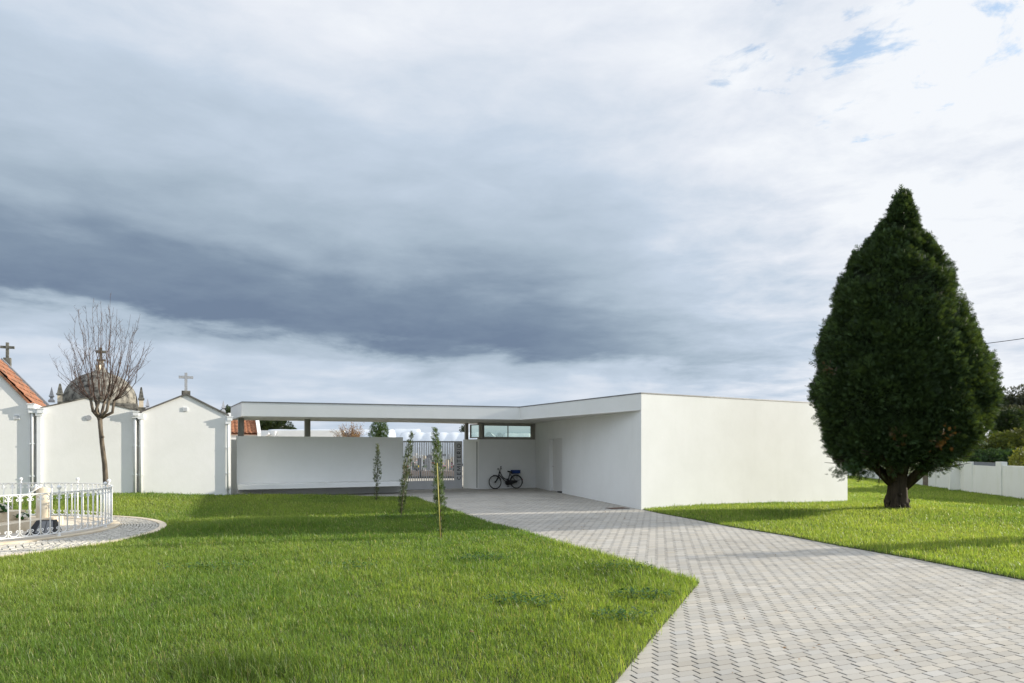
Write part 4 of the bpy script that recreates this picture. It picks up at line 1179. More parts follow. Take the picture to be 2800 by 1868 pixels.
# ------------------------------------------------------------------ leaf clouds
def spray_template(kind):
    """list of small flat leaves (local x right, y outward along the twig, z normal)"""
    T = []
    if kind == 'scale':      # thuja / cypress frond: forked flat twiglets
        for i, (bx, by, an, ln) in enumerate(((0, 0, 0, 1.0), (0, .15, .75, .62), (0, .2, -.75, .6), (0, .42, .6, .5), (0, .45, -.62, .5), (0, .68, .5, .34), (0, .7, -.5, .33))):
            dx, dy = math.sin(an) * ln, math.cos(an) * ln; px_, py_ = -dy, dx; w = .085 / max(ln, .4) * ln
            nx, ny = dy / ln * .048, -dx / ln * .048
            T.append([(bx, by, 0), (bx + dx * .5 + nx, by + dy * .5 + ny, .03), (bx + dx, by + dy, -.05), (bx + dx * .5 - nx, by + dy * .5 - ny, .03)])
    else:                    # broad leaves on a twig
        for an, by, ln in ((-.9, .1, .5), (.9, .25, .5), (-.7, .45, .5), (.7, .6, .45), (0, .7, .45)):
            dx, dy = math.sin(an) * ln, math.cos(an) * ln; nx, ny = dy * .32, -dx * .32
            T.append([(0, by, 0), (dx * .5 + nx, by + dy * .5 + ny, .05), (dx, by + dy, -.05), (dx * .5 - nx, by + dy * .5 - ny, .05)])
    return np.array(T, float)      # (k,4,3)
def leaf_cloud(name, P, D, size, kind, colA, colB, mat, parent, seed, extra=None, droop=0.0, var=(.75, 1.25)):
    """P points, D outward directions -> one crown mesh"""
    g = np.random.default_rng(seed); T = spray_template(kind); n = len(P); k = len(T)
    D = D + g.normal(0, .38, D.shape); D[:, 2] += droop; D /= np.linalg.norm(D, axis=1, keepdims=True)
    A = g.normal(0, 1, (n, 3)); X = np.cross(D, A); X /= np.linalg.norm(X, axis=1, keepdims=True); Z = np.cross(X, D)
    s = size * np.exp(g.normal(0, .25, n))
    V = P[:, None, None, :] + s[:, None, None, None] * (T[None, :, :, 0, None] * X[:, None, None] + T[None, :, :, 1, None] * D[:, None, None] + T[None, :, :, 2, None] * Z[:, None, None])
    mixv = np.clip(g.normal(.45, .3, n), 0, 1)
    if extra is not None: mixv = np.clip(mixv * .6 + extra * .6, 0, 1)
    c = np.array(colA)[None] * (1 - mixv[:, None]) + np.array(colB)[None] * mixv[:, None]
    c *= g.uniform(var[0], var[1], (n, 1))
    return raw_mesh(name, V.reshape(-1, 3), [np.arange(n * k * 4).reshape(-1, 4)], mat, parent, np.repeat(c, k * 4, 0))
def sphere_dirs(n, g):
    d = g.normal(0, 1, (n, 3)); return d / np.linalg.norm(d, axis=1, keepdims=True)

# ------------------------------------------------------------------ the big conifer
def conifer():
    g = np.random.default_rng(77)
    Y0 = 19.2; sc = FPX / Y0
    bx = (2453 - CX) / FPX * Y0; bz = float(terrain(bx, Y0))
    t = thing('conifer', 'big dark egg shaped conifer with pointed top beside the sunlit wall', 'tree', (bx, Y0, bz))
    D_ = 2800 / 2350.
    left = [(437, 2070), (455, 2054), (475, 2045), (490, 2031), (515, 2022), (535, 2006), (560, 1992), (585, 1966), (600, 1948), (625, 1938), (660, 1920), (700, 1908), (740, 1898), (770, 1887), (800, 1880), (840, 1877), (870, 1868), (915, 1860), (950, 1872), (985, 1882), (1010, 1890), (1040, 1906), (1062, 1925), (1078, 1950)]
    right = [(437, 2074), (455, 2090), (480, 2098), (500, 2111), (530, 2112), (560, 2142), (590, 2156), (615, 2180), (630, 2197), (670, 2204), (700, 2206), (720, 2222), (760, 2238), (790, 2258), (820, 2270), (855, 2284), (895, 2294), (925, 2296), (950, 2289), (985, 2270), (1010, 2250), (1030, 2228), (1050, 2190), (1078, 2130)]
    def conv(lst, sgn):
        z = np.array([zat(y * D_, Y0) for y, x in lst]); x = np.array([((x * D_) - CX) / FPX * Y0 for y, x in lst])
        return z, x
    zl, xl = conv(left, -1); zr, xr = conv(right, 1); xr = bx + (xr - bx) * .915; xl = bx + (xl - bx) * .985
    def prof(z):
        return np.interp(z, zl[::-1], xl[::-1]), np.interp(z, zr[::-1], xr[::-1])
    ztop, zbot = zl[0] - .16, zl[-1]
    def surf(z, w, f=1.0):
        a, b_ = prof(z); cx = (a + b_) / 2; rx = (b_ - a) / 2
        ry = rx * .68
        return np.stack([cx + rx * f * np.cos(w), Y0 + ry * f * np.sin(w), z], -1)
    # clumps
    nC = 640
    zs = zbot + (ztop - zbot) * g.random(nC * 4) ** 1.0
    a, b_ = prof(zs); rad = (b_ - a) / 2
    keep = g.random(nC * 4) < np.clip(rad / 2.6, .38, 1); zs = zs[keep][:nC]
    nC = len(zs); ws = g.uniform(0, 2 * PI, nC)
    a, b_ = prof(zs); rad = (b_ - a) / 2
    cr = np.clip(.10 + .15 * rad, .09, .52) * g.uniform(.65, 1.25, nC)
    inset = np.clip(1 - (cr * 1.0 + .10) / np.maximum(rad, .1), .05, 1) * g.uniform(.90, 1.05, nC)
    cen = np.stack([(a + b_) / 2 + rad * inset * np.cos(ws), Y0 + rad * .68 * inset * np.sin(ws), zs], 1)
    outd = np.stack([np.cos(ws), np.sin(ws), np.full(nC, .25)], 1); outd /= np.linalg.norm(outd, axis=1, keepdims=True)
    per = (215 * (cr / .4) ** 1.5 + 40).astype(int)
    idx = np.repeat(np.arange(nC), per); n = len(idx)
    d = sphere_dirs(n, g) * .9 + outd[idx] * .75; d /= np.linalg.norm(d, axis=1, keepdims=True)
    P = cen[idx] + d * (cr[idx] * g.uniform(.55, 1.0, n))[:, None] * np.array([1, 1, 1.25])
    Dd = d * .8 + outd[idx] * .35 + np.array([0, 0, .28])
    tone = g.random(nC)[idx]
    leaf_cloud('crown', P, Dd, .135, 'scale', (.024, .048, .020), (.064, .108, .036), M['conifer'], t, 5, tone, 0.0, (.5, 1.6))
    # a few sparse leaders poking out of the outline
    n2 = 1500; z = zbot + (ztop - zbot) * g.random(n2); w = g.uniform(0, 2 * PI, n2)
    # inner mass of shaded foliage
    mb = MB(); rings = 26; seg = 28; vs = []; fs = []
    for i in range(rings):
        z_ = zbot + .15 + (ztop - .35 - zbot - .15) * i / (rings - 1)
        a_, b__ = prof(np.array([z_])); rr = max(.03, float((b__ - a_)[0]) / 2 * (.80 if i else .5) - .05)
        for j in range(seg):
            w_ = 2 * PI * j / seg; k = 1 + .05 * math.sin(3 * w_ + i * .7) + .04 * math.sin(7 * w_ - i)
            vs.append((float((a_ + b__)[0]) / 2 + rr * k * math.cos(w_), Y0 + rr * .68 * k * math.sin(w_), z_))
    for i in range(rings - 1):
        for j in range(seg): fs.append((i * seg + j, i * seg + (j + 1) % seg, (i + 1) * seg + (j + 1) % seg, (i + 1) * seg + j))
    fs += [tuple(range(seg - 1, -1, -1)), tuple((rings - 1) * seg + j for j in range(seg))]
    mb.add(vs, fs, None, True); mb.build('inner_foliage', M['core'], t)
    # dry brown sprays
    P2 = []; 
    for (px, py) in ((2585, 1190), (2440, 1190), (2260, 1010), (2560, 1215)):
        c_ = np.array([(px - CX) / FPX * (Y0 - 1.9), Y0 - 1.95, zat(py, Y0 - 1.95)])
        for i in range(18): P2.append(c_ + g.normal(0, .10, 3))
    P2 = np.array(P2); leaf_cloud('dry_sprays', P2, np.tile([0, -1., .2], (len(P2), 1)), .12, 'scale', (.055, .032, .018), (.10, .058, .022), M['conifer'], t, 9)
    # trunk: fluted bole splitting into limbs
    mb = MB(); n = 36; rows = []
    prf = [(-.15, .36), (0.0, .345), (.08, .33), (.22, .305), (.4, .285), (.7, .265), (.95, .275), (1.2, .32), (1.5, .36), (1.9, .32), (2.6, .25)]
    for z_, r_ in prf:
        for j in range(n):
            w_ = 2 * PI * j / n
            rr = .86 * r_ * (1 + .09 * math.sin(5 * w_ + z_ * .8) + .06 * math.sin(9 * w_ + 1 - z_) + .035 * math.sin(17 * w_) + (.10 * g.normal() if z_ < .25 else .02 * g.normal()))
            rows.append((bx + rr * math.cos(w_) + .03 * z_, Y0 + rr * math.sin(w_), bz + z_))
    fs = [(i * n + j, i * n + (j + 1) % n, (i + 1) * n + (j + 1) % n, (i + 1) * n + j) for i in range(len(prf) - 1) for j in range(n)]
    mb.add(rows, fs, None, True)
    for i in range(60):
        w_ = g.uniform(0, 2 * PI); z_ = abs(g.normal(0, .16)); r_ = .285 - z_ * .1
        mb.sphere((bx + r_ * math.cos(w_), Y0 + r_ * math.sin(w_), bz + z_), g.uniform(.03, .075), 6, 4)
    limbs = [((-.2, .0, .75), (-.75, -.1, 1.22), (-1.7, -.2, 1.5)), ((-.2, -.15, .85), (-.55, -.5, 1.3), (-1.1, -.9, 1.8)), ((.2, .0, .6), (.75, -.15, 1.12), (1.7, -.25, 1.6)), ((.2, -.1, .7), (.5, -.5, 1.3), (1.0, -.9, 1.9)), ((.1, .2, .9), (.5, .8, 1.4), (1.1, 1.3, 1.9)), ((-.1, .2, .9), (-.5, .8, 1.4), (-1.1, 1.3, 1.9)), ((0, -.2, 1.0), (.05, -.5, 1.6), (.1, -.9, 2.4))]
    for l_ in limbs:
        mb.tube([(bx + p[0], Y0 + p[1], bz + p[2]) for p in l_], [.12, .085, .045], 8)
        a_ = Vector((bx + l_[1][0], Y0 + l_[1][1], bz + l_[1][2])); e_ = Vector((bx + l_[2][0], Y0 + l_[2][1], bz + l_[2][2]))
        for i in range(11):
            s = g.uniform(.0, .9); p = a_.lerp(e_, s); sg = 1 if l_[2][0] > 0 else -1
            q_ = p + Vector((sg * g.uniform(.25, .8), g.normal(0, .35), g.uniform(-.10, .35)))
            mb.tube([p, p.lerp(q_, .5) + Vector((0, 0, -.06)), q_], [.022, .014, .006], 5, caps=False)
    mb.build('trunk', M['bark'], t)
    mb = MB(); hx = Vector(((2404 - CX) / FPX * (Y0 - .5), Y0 - .5, zat(1285, Y0 - .5)))
    mb.tube([hx + Vector((0, 0, .25)), hx, hx + Vector((.02, 0, -.2)), hx + Vector((-.01, 0, -.36))], [.010, .009, .007, .004], 5)
    for i in range(9): mb.tube([hx + Vector((0, 0, -.2 - .02 * i)), hx + Vector((g.normal(0, .07), g.normal(0, .07), -.28 - .02 * i))], [.005, .003], 4)
    mb.build('hanging_twig', M['twig'], t)
    # drooping bits at lower left, thin and see-through
    P3 = []; D3 = []
    for i in range(330):
        s = g.random(); px = 2290 + 75 * s + g.normal(0, 9); py = 1262 + 32 * (1 - s) + g.normal(0, 9)
        Yq = Y0 - .6 + g.normal(0, .35); P3.append(((px - CX) / FPX * Yq, Yq, zat(py, Yq))); D3.append((-.8 + g.normal(0, .3), g.normal(0, .3), -.35))
    for i in range(420):
        s = g.random(); px = 2500 + 120 * s + g.normal(0, 10); py = 1290 - 40 * s + g.normal(0, 8) - 12
        Yq = Y0 - .3 + g.normal(0, .5); P3.append(((px - CX) / FPX * Yq, Yq, zat(py, Yq))); D3.append((.6 + g.normal(0, .3), g.normal(0, .3), -.2))
    leaf_cloud('low_sprays', np.array(P3), np.array(D3), .10, 'scale', (.018, .044, .013), (.04, .085, .022), M['conifer'], t, 15)
conifer()

# ------------------------------------------------------------------ saplings
def sapling(base_px, top_px, prof, label, seed, stake=None, colA=(.035, .06, .022), colB=(.085, .125, .040), nspr=900):
    g = np.random.default_rng(seed)
    x0, y0 = gnd(*base_px); z0 = float(terrain(x0, y0)); y0 *= (HC - z0) / HC; x0 *= (HC - z0) / HC
    ztop = zat(top_px[1], y0); xt = (top_px[0] - CX) / FPX * y0
    t = thing('cypress_sapling', label, 'sapling', (x0, y0, z0), 'young cypresses planted in the lawn')
    def ax(s, bend=.05): return np.array([x0 + (xt - x0) * s ** 1.3, y0 + bend * math.sin(s * 3), z0 + (ztop - z0) * s])
    mb = MB(); mb.tube([ax(s) for s in np.linspace(0, .97, 9)], [.016 - .013 * s for s in np.linspace(0, 1, 9)], 6); mb.build('trunk', M['bark_grey'], t)
    P = []; D = []
    H = ztop - z0
    for i in range(nspr):
        s = g.uniform(prof[0][0], 1.0)
        r_ = np.interp(s, [p[0] for p in prof], [p[1] for p in prof])
        if g.random() > r_ / .26 + .10: continue
        w = g.uniform(0, 2 * PI); rr = .85 * r_ * math.sqrt(g.random())
        p = ax(s); p[0] += rr * math.cos(w); p[1] += rr * math.sin(w)
        P.append(p); D.append((math.cos(w) * .45, math.sin(w) * .45, 1.0))
    for i in range(26):      # thin leader
        s = g.uniform(.93, 1.02); P.append(ax(min(s, 1.0)) + g.normal(0, .012, 3)); D.append((g.normal(0, .3), g.normal(0, .3), 1.))
    leaf_cloud('crown', np.array(P), np.array(D), .075, 'scale', colA, colB, M['conifer'], t, seed + 1)
    mb = MB(); mb.lathe((x0, y0, z0), [(.17, -.02), (.15, .012), (.07, .03), (.01, .034)], 14); mb.build('soil_ring', M['bark_grey'], t)
    if stake:
        (a, b_) = stake; pa = Vector(((a[0] - CX) / FPX * (y0 - .12), y0 - .12, zat(a[1], y0 - .12))); pb = Vector(((b_[0] - CX) / FPX * (y0 - .1), y0 - .1, z0))
        mb = MB(); mb.tube([pb, pa], [.0105, .009], 6); mb.build('stake', M['cane'], t)
    return t
sapling((1029, 1373), (1033, 1218), [(.03, .05), (.3, .06), (.36, .10), (.5, .145), (.62, .14), (.75, .09), (.9, .045), (1, .012)], 'shortest cypress sapling, farthest of the row, with pale bench wall behind', 31, None, (.06, .085, .03), (.13, .155, .05), 1050)
sapling((1096, 1414), (1125, 1190), [(.03, .06), (.2, .09), (.4, .10), (.6, .10), (.72, .11), (.85, .085), (.95, .03), (1, .012)], 'dark leaning cypress sapling in front of the gate edge', 33, None, (.045, .068, .022), (.095, .13, .04), 1350)
sapling((1206, 1474), (1190, 1178), [(.05, .05), (.2, .09), (.35, .12), (.5, .11), (.6, .11), (.8, .085), (.92, .06), (1, .012)], 'tallest cypress sapling, tied to a yellow cane, nearest the drive', 35, ((1195, 1266), (1204, 1474)), (.045, .085, .022), (.12, .18, .05), 1650)

# ------------------------------------------------------------------ white boundary wall on the right
wall_t = thing('boundary_wall', 'white rendered garden wall with pilasters and green stains on the right', 'wall', (18.9, 25.2, 0))
dwl = Vector((WB1[0] - WB0[0], WB1[1] - WB0[1])).normalized(); nwl = Vector((dwl.y, -dwl.x))      # nwl points away from the lawn
def wpx(px): return on_line(px, WB0, dwl)
def wseg(a, b_, z1, t0=0.0, t1=.18, z0=-.5): 
    return [add2(a, nwl, t0), add2(b_, nwl, t0), add2(b_, nwl, t1), add2(a, nwl, t1)], z0, z1
def zpx(px, py): return zat(py, wpx(px)[1])
segs = [(2810, 2741, 1273), (2726, 2659.5, 1271.8), (2638, 2626, 1263.0), (2602, 2560, 1272), (2560, 2538, 1276), (2524, 2350, 1284)]
for a, b_, yt in segs:
    zt = zpx(b_, yt); A, Bq = wpx(a), wpx(b_)
    mb = MB(); mb.prism(*wseg(A, Bq, zt)); mb.build('panel', M['white_wall'], wall_t)
far = wpx(2810); mb = MB(); mb.prism(*wseg(WB0, far, zpx(2741, 1273))); mb.build('panel', M['white_wall'], wall_t)
for a, b_, yt, pr in ((2741, 2726, 1262.5, .05), (2659.5, 2638, 1262.5, .04), (2560, 2552, 1279, .04)):
    mb = MB(); mb.prism(*wseg(wpx(a), wpx(b_), zpx(b_, yt), -pr, .18)); mb.build('pilaster', M['white_wall'], wall_t)
pa, pb = wpx(2626), wpx(2603)
mb = MB(); mb.prism([add2(pa, nwl, -.42), add2(add2(pa, dwl, .22), nwl, -.42), add2(add2(pa, dwl, .22), nwl, .18), add2(pa, nwl, .18)], -.5, zpx(2624, 1245)); mb.build('pier', M['white_wall'], wall_t)
mb = MB(); mb.prism(*wseg(wpx(2726), wpx(2659.5), zpx(2659.5, 1263.2), .05, .15, zpx(2659.5, 1272.5) - .05)); mb.build('concrete_infill', M['granite_blue'], wall_t)
mb = MB(); mb.prism(*wseg(wpx(2538), wpx(2525), zpx(2531, 1279), -.03, .12)); mb.build('post', M['wood'], wall_t)
bw = thing('garden_wall', 'low white wall closing the far end of the lawn behind the conifer', 'wall', (22, 50, 0))
mb = MB(); mb.prism([(9, 47.8), (24, 47.8), (24, 48.0), (9, 48.0)], -.6, .62); mb.build('panel', M['white_wall'], bw)
for x_ in (12, 15.5, 19, 22.4):
    mb = MB(); mb.prism([(x_, 47.72), (x_ + .3, 47.72), (x_ + .3, 47.8), (x_, 47.8)], -.6, .66); mb.build('pilaster', M['white_wall'], bw)
# garden tap on the wall
# ------------------------------------------------------------------ vegetation beyond
def blob_tree(name, label, cat, c, rx, ry, rz, n, size, colA, colB, seed, kind='broad', trunk=True, group=None, lobes=14, core=True, shape=1.0):
    g = np.random.default_rng(seed)
    t = thing(name, label, cat, (c[0], c[1], 0), group)
    lc = sphere_dirs(lobes, g) * np.array([rx, ry, rz]) * .62 + np.array(c); lr = g.uniform(.32, .52, lobes)
    idx = g.integers(0, lobes, n); d = sphere_dirs(n, g); d[:, 2] = d[:, 2] * .8 + .15
    P = lc[idx] + d * (lr[idx][:, None] * np.array([rx, ry, rz])) * (g.uniform(.5, 1.0, n) ** .5)[:, None]
    tone = g.random(lobes)[idx]
    leaf_cloud('crown', P, d + np.array([0, 0, .1]), size, kind, colA, colB, M['leaf'] if kind == 'broad' else M['conifer'], t, seed + 1, tone)
    if trunk:
        mb = MB(); zb = -.1
        mb.tube([(c[0], c[1], zb), (c[0] + .05 * rx, c[1], c[2] - rz * .4), (c[0], c[1], c[2] + rz * .3)], [.09 * rx + .03, .07 * rx + .02, .02], 8)
        for i in range(5):
            e = lc[i % lobes]; mb.tube([(c[0], c[1], c[2] - rz * .55), tuple(np.array(c) * .5 + e * .5), tuple(e)], [.05 * rx + .01, .03 * rx + .008, .01], 6)
        mb.build('trunk', M['bark_grey'], t)
    return t
def at(px, py, Y): return ((px - CX) / FPX * Y, Y, zat(py, Y))
# right-hand hedge and trees
HG = 'shrubs behind the white wall'
for i, (px, py, Y, rx, rz, a, b_, lab) in enumerate((
        (2665, 1235, 34, 1.2, .75, (.045, .06, .02), (.10, .085, .05), 'brownish bush with dry stems just right of the conifer'),
        (2730, 1225, 33, 1.2, .8, (.04, .07, .02), (.17, .20, .035), 'sprawling bush with yellow green leaves above the wall panel'),
        (2800, 1215, 33, 1.3, .95, (.05, .06, .025), (.14, .16, .035), 'bush with purplish twigs at the right picture edge'),
        (2640, 1262, 31.5, .7, .45, (.02, .05, .018), (.045, .09, .03), 'low dark ivy behind the wall pier'),
        (2710, 1258, 31.5, .9, .45, (.02, .05, .018), (.045, .09, .03), 'low dark ivy behind the concrete infill'),
        (2780, 1258, 31.5, .8, .45, (.02, .05, .018), (.04, .08, .03), 'low dark ivy behind the last wall panel'))):
    blob_tree('bush', lab, 'bush', at(px, py, Y), rx, 1.0, rz, 2600, .11, a, b_, 100 + i, group=HG, trunk=True)
c = at(2790, 1258, 27.5); blob_tree('shrub', 'small yellow leaved shrub growing over the wall top', 'shrub', c, .35, .3, .45, 420, .10, (.08, .11, .02), (.21, .23, .035), 120)
blob_tree('round_tree', 'rounded dark green tree above the bushes at the right edge', 'tree', at(2752, 1172, 48), 1.5, 1.4, 1.3, 3200, .17, (.018, .035, .012), (.04, .065, .02), 121)
# twigs in the bushes
FT = 'tall hazy trees at the right edge'
for i, (px, py, Y, rx, rz, lab) in enumerate(((2795, 1112, 95, 4.3, 2.7, 'tallest grey green tree with open umbrella top at the right edge'), (2735, 1125, 98, 3.0, 2.4, 'grey green tree showing just beside the conifer'), (2790, 1160, 90, 4.0, 2.4, 'lower grey green tree under the tall umbrella one'), (2860, 1120, 96, 4.5, 3.4, 'grey green tree cut by the picture edge'))):
    blob_tree('far_tree', lab, 'tree', at(px, py, Y), rx, 3.0, rz, 5200, .30, (.045, .055, .035), (.075, .085, .055), 130 + i, group=FT, lobes=22)
# left background, seen under the canopy
for i, (px, py, Y, rx, rz, lab) in enumerate(((660, 1166, 88, 2.4, 1.5, 'dark tree showing above the orange tiled roof'), (712, 1166, 92, 1.7, 1.3, 'dark tree right behind the tiled house gable'), (752, 1170, 95, 2.2, 1.5, 'rounded dark tree between the two canopy columns'), (791, 1180, 98, .9, .7, 'tiny dark tree farthest right of its clump'), (623, 1150, 70, 1.0, 1.2, 'dark tree tip between the chapel and the canopy end'))):
    blob_tree('background_tree', lab, 'tree', at(px, py, Y), rx, 1.8, rz, 3200, .26, (.02, .035, .016), (.045, .07, .03), 150 + i, 'broad', group='dark trees beyond the cemetery')
blob_tree('thuja', 'dense round green thuja above the bench wall', 'tree', at(1035, 1180, 36), .50, .5, .75, 2600, .10, (.022, .055, .012), (.075, .13, .025), 160, 'scale', lobes=26)
blob_tree('background_tree', 'tiny dark cypress above the greenhouse by the right column', 'tree', at(1266, 1176, 90), .45, .4, .75, 700, .16, (.02, .035, .016), (.04, .06, .03), 161, 'scale')
def dry_bush():
    g = np.random.default_rng(8); Y = 37.0; c = at(958, 1178, Y)
    t = thing('dry_bush', 'twiggy tan bush with dead leaves above the bench wall', 'bush', (c[0], c[1], 0))
    mb = MB(); b0_ = Vector((c[0], c[1], 1.75)); P = []; mb.tube([(c[0], c[1], -.1), b0_], [.06, .04], 6)
    for i in range(110):
        d = Vector((g.normal(0, .42), g.normal(0, .35), g.uniform(.6, 1.2))).normalized(); ln = g.uniform(.85, 1.5)
        e = b0_ + d * ln; m_ = b0_.lerp(e, .5) + Vector((g.normal(0, .05), 0, .05)); mb.tube([b0_, m_, e], [.012, .008, .004], 4, caps=False)
        for k in range(16): P.append(np.array(b0_.lerp(e, g.uniform(.45, 1.05))) + g.normal(0, .06, 3))
    mb.build('twigs', M['twig'], t)
    P = np.array(P); leaf_cloud('leaves', P, sphere_dirs(len(P), g), .055, 'broad', (.22, .13, .07), (.42, .29, .17), M['leaf'], t, 3)
dry_bush()
# tiled house and long white walls
hs = thing('tiled_house', 'white house with orange tiled roof between chapel and canopy', 'house', (-19, 46, 0))
Yh = 45.0
def turn(mb):
    px0, py0, an = (703 - CX) / FPX * 45.0, 45.0, R(25)
    mb.v = [(px0 + (p[0] - px0) * math.cos(an) - (p[1] - py0) * math.sin(an), py0 + (p[0] - px0) * math.sin(an) + (p[1] - py0) * math.cos(an), p[2]) for p in mb.v]
    return mb
xa, xb = (560 - CX) / FPX * Yh, (703 - CX) / FPX * Yh; ze, zr = zat(1187, Yh), zat(1150, Yh + 1.4)
mb = MB(); mb.prism([(xa, Yh), (xb, Yh), (xb, Yh + 3.2), (xa, Yh + 3.2)], -.1, ze - .05); turn(mb).build('wall', M['white_old'], hs)
mb = MB(); nx_, nr_ = 150, 9; vs = []; fs = []
for i in range(nr_):
    for rr_ in (0, 1):
        for j in range(nx_ + 1):
            x_ = xa + (xb - xa) * j / nx_; s_ = (i + rr_) / nr_
            wv = .05 * abs(math.sin(PI * (x_ - xa) / .26)); vs.append((x_, Yh - .15 + 1.75 * s_, ze + (zr - ze) * s_ + wv + (.05 if rr_ == 0 else 0)))
w_ = nx_ + 1
for i in range(nr_ * 2 - 1):
    for j in range(nx_): fs.append((i * w_ + j, i * w_ + j + 1, (i + 1) * w_ + j + 1, (i + 1) * w_ + j))
mb.add(vs, fs)
mb.extrude([(xa, Yh - .15, ze - .04), (xa, Yh + 1.6, zr - .04), (xa, Yh + 3.3, ze - .04)], (xb - xa, 0, 0)); turn(mb).build('roof', M['clay'], hs)
mb = MB(); mb.extrude([(xb, Yh - .25, ze - .5), (xb, Yh - .25, ze + .1), (xb, Yh + 1.6, zr + .28), (xb, Yh + 3.3, ze + .1), (xb, Yh + 3.3, ze - .5)], (.22, 0, 0)); turn(mb).build('gable_parapet', M['white_old'], hs)
# greenhouses
GG = 'white greenhouse tunnels behind the cemetery'
def tunnel(label, x0_, x1_, Y, zt, r, pitch, arch=1.0, bulge=.10):
    t = thing('greenhouse', label, 'greenhouse', ((x0_ + x1_) / 2, Y + r, 0), GG)
    n = max(2, int((x1_ - x0_) / pitch)); mb = MB(); vs = []; fs = []; sub = 6; m_ = 18; k = 0
    for i in range(n * sub + 1):
        x_ = x0_ + (x1_ - x0_) * i / (n * sub); bl_ = 1 - bulge * (1 - abs(math.sin(PI * i / sub))) * .6
        for j in range(m_ + 1):
            a = PI * j / m_; vs.append((x_, Y + r - r * math.cos(a) * bl_, -.1 + (zt + .1) * (max(0, math.sin(a)) ** .8) * (1 - (1 - bl_) * .6)))
    for i in range(n * sub):
        for j in range(m_): fs.append((i * (m_ + 1) + j, (i + 1) * (m_ + 1) + j, (i + 1) * (m_ + 1) + j + 1, i * (m_ + 1) + j + 1))
    fs.append(tuple(range(m_ + 1))); fs.append(tuple(n * sub * (m_ + 1) + j for j in range(m_, -1, -1)))
    mb.add(vs, fs, None, True); mb.build('film', M['film'], t)
    return t
Yg = 68.
tunnel('ribbed pale greenhouse tunnel seen above the slatted gate', (1088 - CX) / FPX * Yg, (1318 - CX) / FPX * Yg, Yg, zat(1181.5, Yg + 2.5), 2.5, 1.05, 1.0, .06)
Yg2 = 78.
tunnel('long low greenhouse tunnel behind the round thuja', (716 - CX) / FPX * Yg2, (1066 - CX) / FPX * Yg2, Yg2, zat(1174, Yg2 + 2.5), 2.5, 2.4, 1.0, .02)
tunnel('short greenhouse tunnel with a stepped roof end left of the ribbed one', (1066 - CX) / FPX * 84., (1140 - CX) / FPX * 84., 84., zat(1172.5, 86.5), 2.5, 2.0, 1.0, .02)
def arch_house(label, px, ytop, Y, half, long_=14):
    c = at(px, ytop, Y); t = thing('greenhouse', label, 'greenhouse', (c[0], Y, 0), GG)
    pr = []
    for s_ in np.linspace(-1, 1, 21): pr.append(Vector((c[0] + s_ * half, Y, max(-.1, c[2] * (1 - abs(s_) ** 2.1)))))
    mb = MB(); mb.extrude(pr, (0, long_, 0)); mb.build('film', M['film'], t)
arch_house('pointed arch greenhouse end seen in the left window pane', 1336.5, 1181, 75., 1.25)
arch_house('second pointed greenhouse end, nearer the window mullion', 1366.5, 1183, 75., 1.2)
tunnel('low white greenhouse filling the right window pane', (1376 - CX) / FPX * 72., (1452 - CX) / FPX * 72., 70., zat(1184.5, 72.5), 2.5, 3.0, 1.0, .02)
lwall = thing('cemetery_wall', 'long whitewashed wall beyond the cemetery under the canopy', 'wall', (-17, 52, 0))
Yw = 52.; mb = MB(); mb.prism([((708 - CX) / FPX * Yw, Yw), ((940 - CX) / FPX * Yw, Yw), ((940 - CX) / FPX * Yw, Yw + .3), ((708 - CX) / FPX * Yw, Yw + .3)], -.1, zat(1177, Yw)); mb.build('panel', M['white_old'], lwall)
x_ = (752 - CX) / FPX * Yw; mb = MB(); mb.prism([(x_, Yw - .35), (x_ + .14, Yw - .35), (x_ + .14, Yw - .002), (x_, Yw - .002)], -.1, zat(1179, Yw)); mb.build('buttress', M['white_old'], lwall)
x_ = (716 - CX) / FPX * Yw; mb = MB(); mb.extrude([(x_, Yw - .6, zat(1196, Yw)), (x_ + .7, Yw - .6, zat(1184, Yw)), (x_ + .75, Yw - .6, zat(1188, Yw)), (x_ + .2, Yw - .6, zat(1200, Yw))], (0, .5, 0)); mb.build('brace', M['white_old'], lwall)
# ------------------------------------------------------------------ cemetery seen through the gate
mb = MB(); mb.add([(-26, 31.6, -.02), (8, 31.6, -.02), (8, 66, -.02), (-26, 66, -.02)], [(0, 1, 2, 3)]); struct(mb.build('cemetery_path', M['path']))
def tomb(label, x, y, w, d, h, mat, head, hh, hmat, seed, fl=True):
    t = thing('grave', label, 'grave', (x, y, 0), 'graves behind the gate')
    mb = MB(); mb.box((x, y + d / 2, h / 2 - .02), (w, d, h)); mb.build('slab', mat, t, .01)
    mb = MB(); mb.box((x, y + d / 2, .04), (w + .16, d + .16, .1)); mb.build('kerb', M['black_marble'], t)
    mb = MB(); yb = y + d - .1
    if head == 'cross':
        mb.box((x, yb, h + hh / 2), (.14, .12, hh)); 
        for s_ in (-1, 1): mb.box((x + s_ * .19, yb, h + hh * .72), (.238, .118, .14))
        mb.box((x, yb, h + .1), (.42, .2, .2))
    elif head == 'round':
        pts = [(x - w * .32, yb, h - .02), (x - w * .32, yb, h + hh * .7)] + [(x - w * .32 * math.cos(a), yb, h + hh * .7 + hh * .3 * math.sin(a)) for a in np.linspace(.2, PI - .2, 8)] + [(x + w * .32, yb, h + hh * .7), (x + w * .32, yb, h - .02)]
        mb.extrude(pts, (0, .12, 0))
    else:
        pts = [(x - w * .2, yb, h - .02), (x - w * .15, yb, h + hh * .9), (x, yb, h + hh), (x + w * .15, yb, h + hh * .9), (x + w * .2, yb, h - .02)]
        mb.extrude(pts, (0, .2, 0))
    mb.build('headstone', hmat, t)
    return t
g = np.random.default_rng(99)
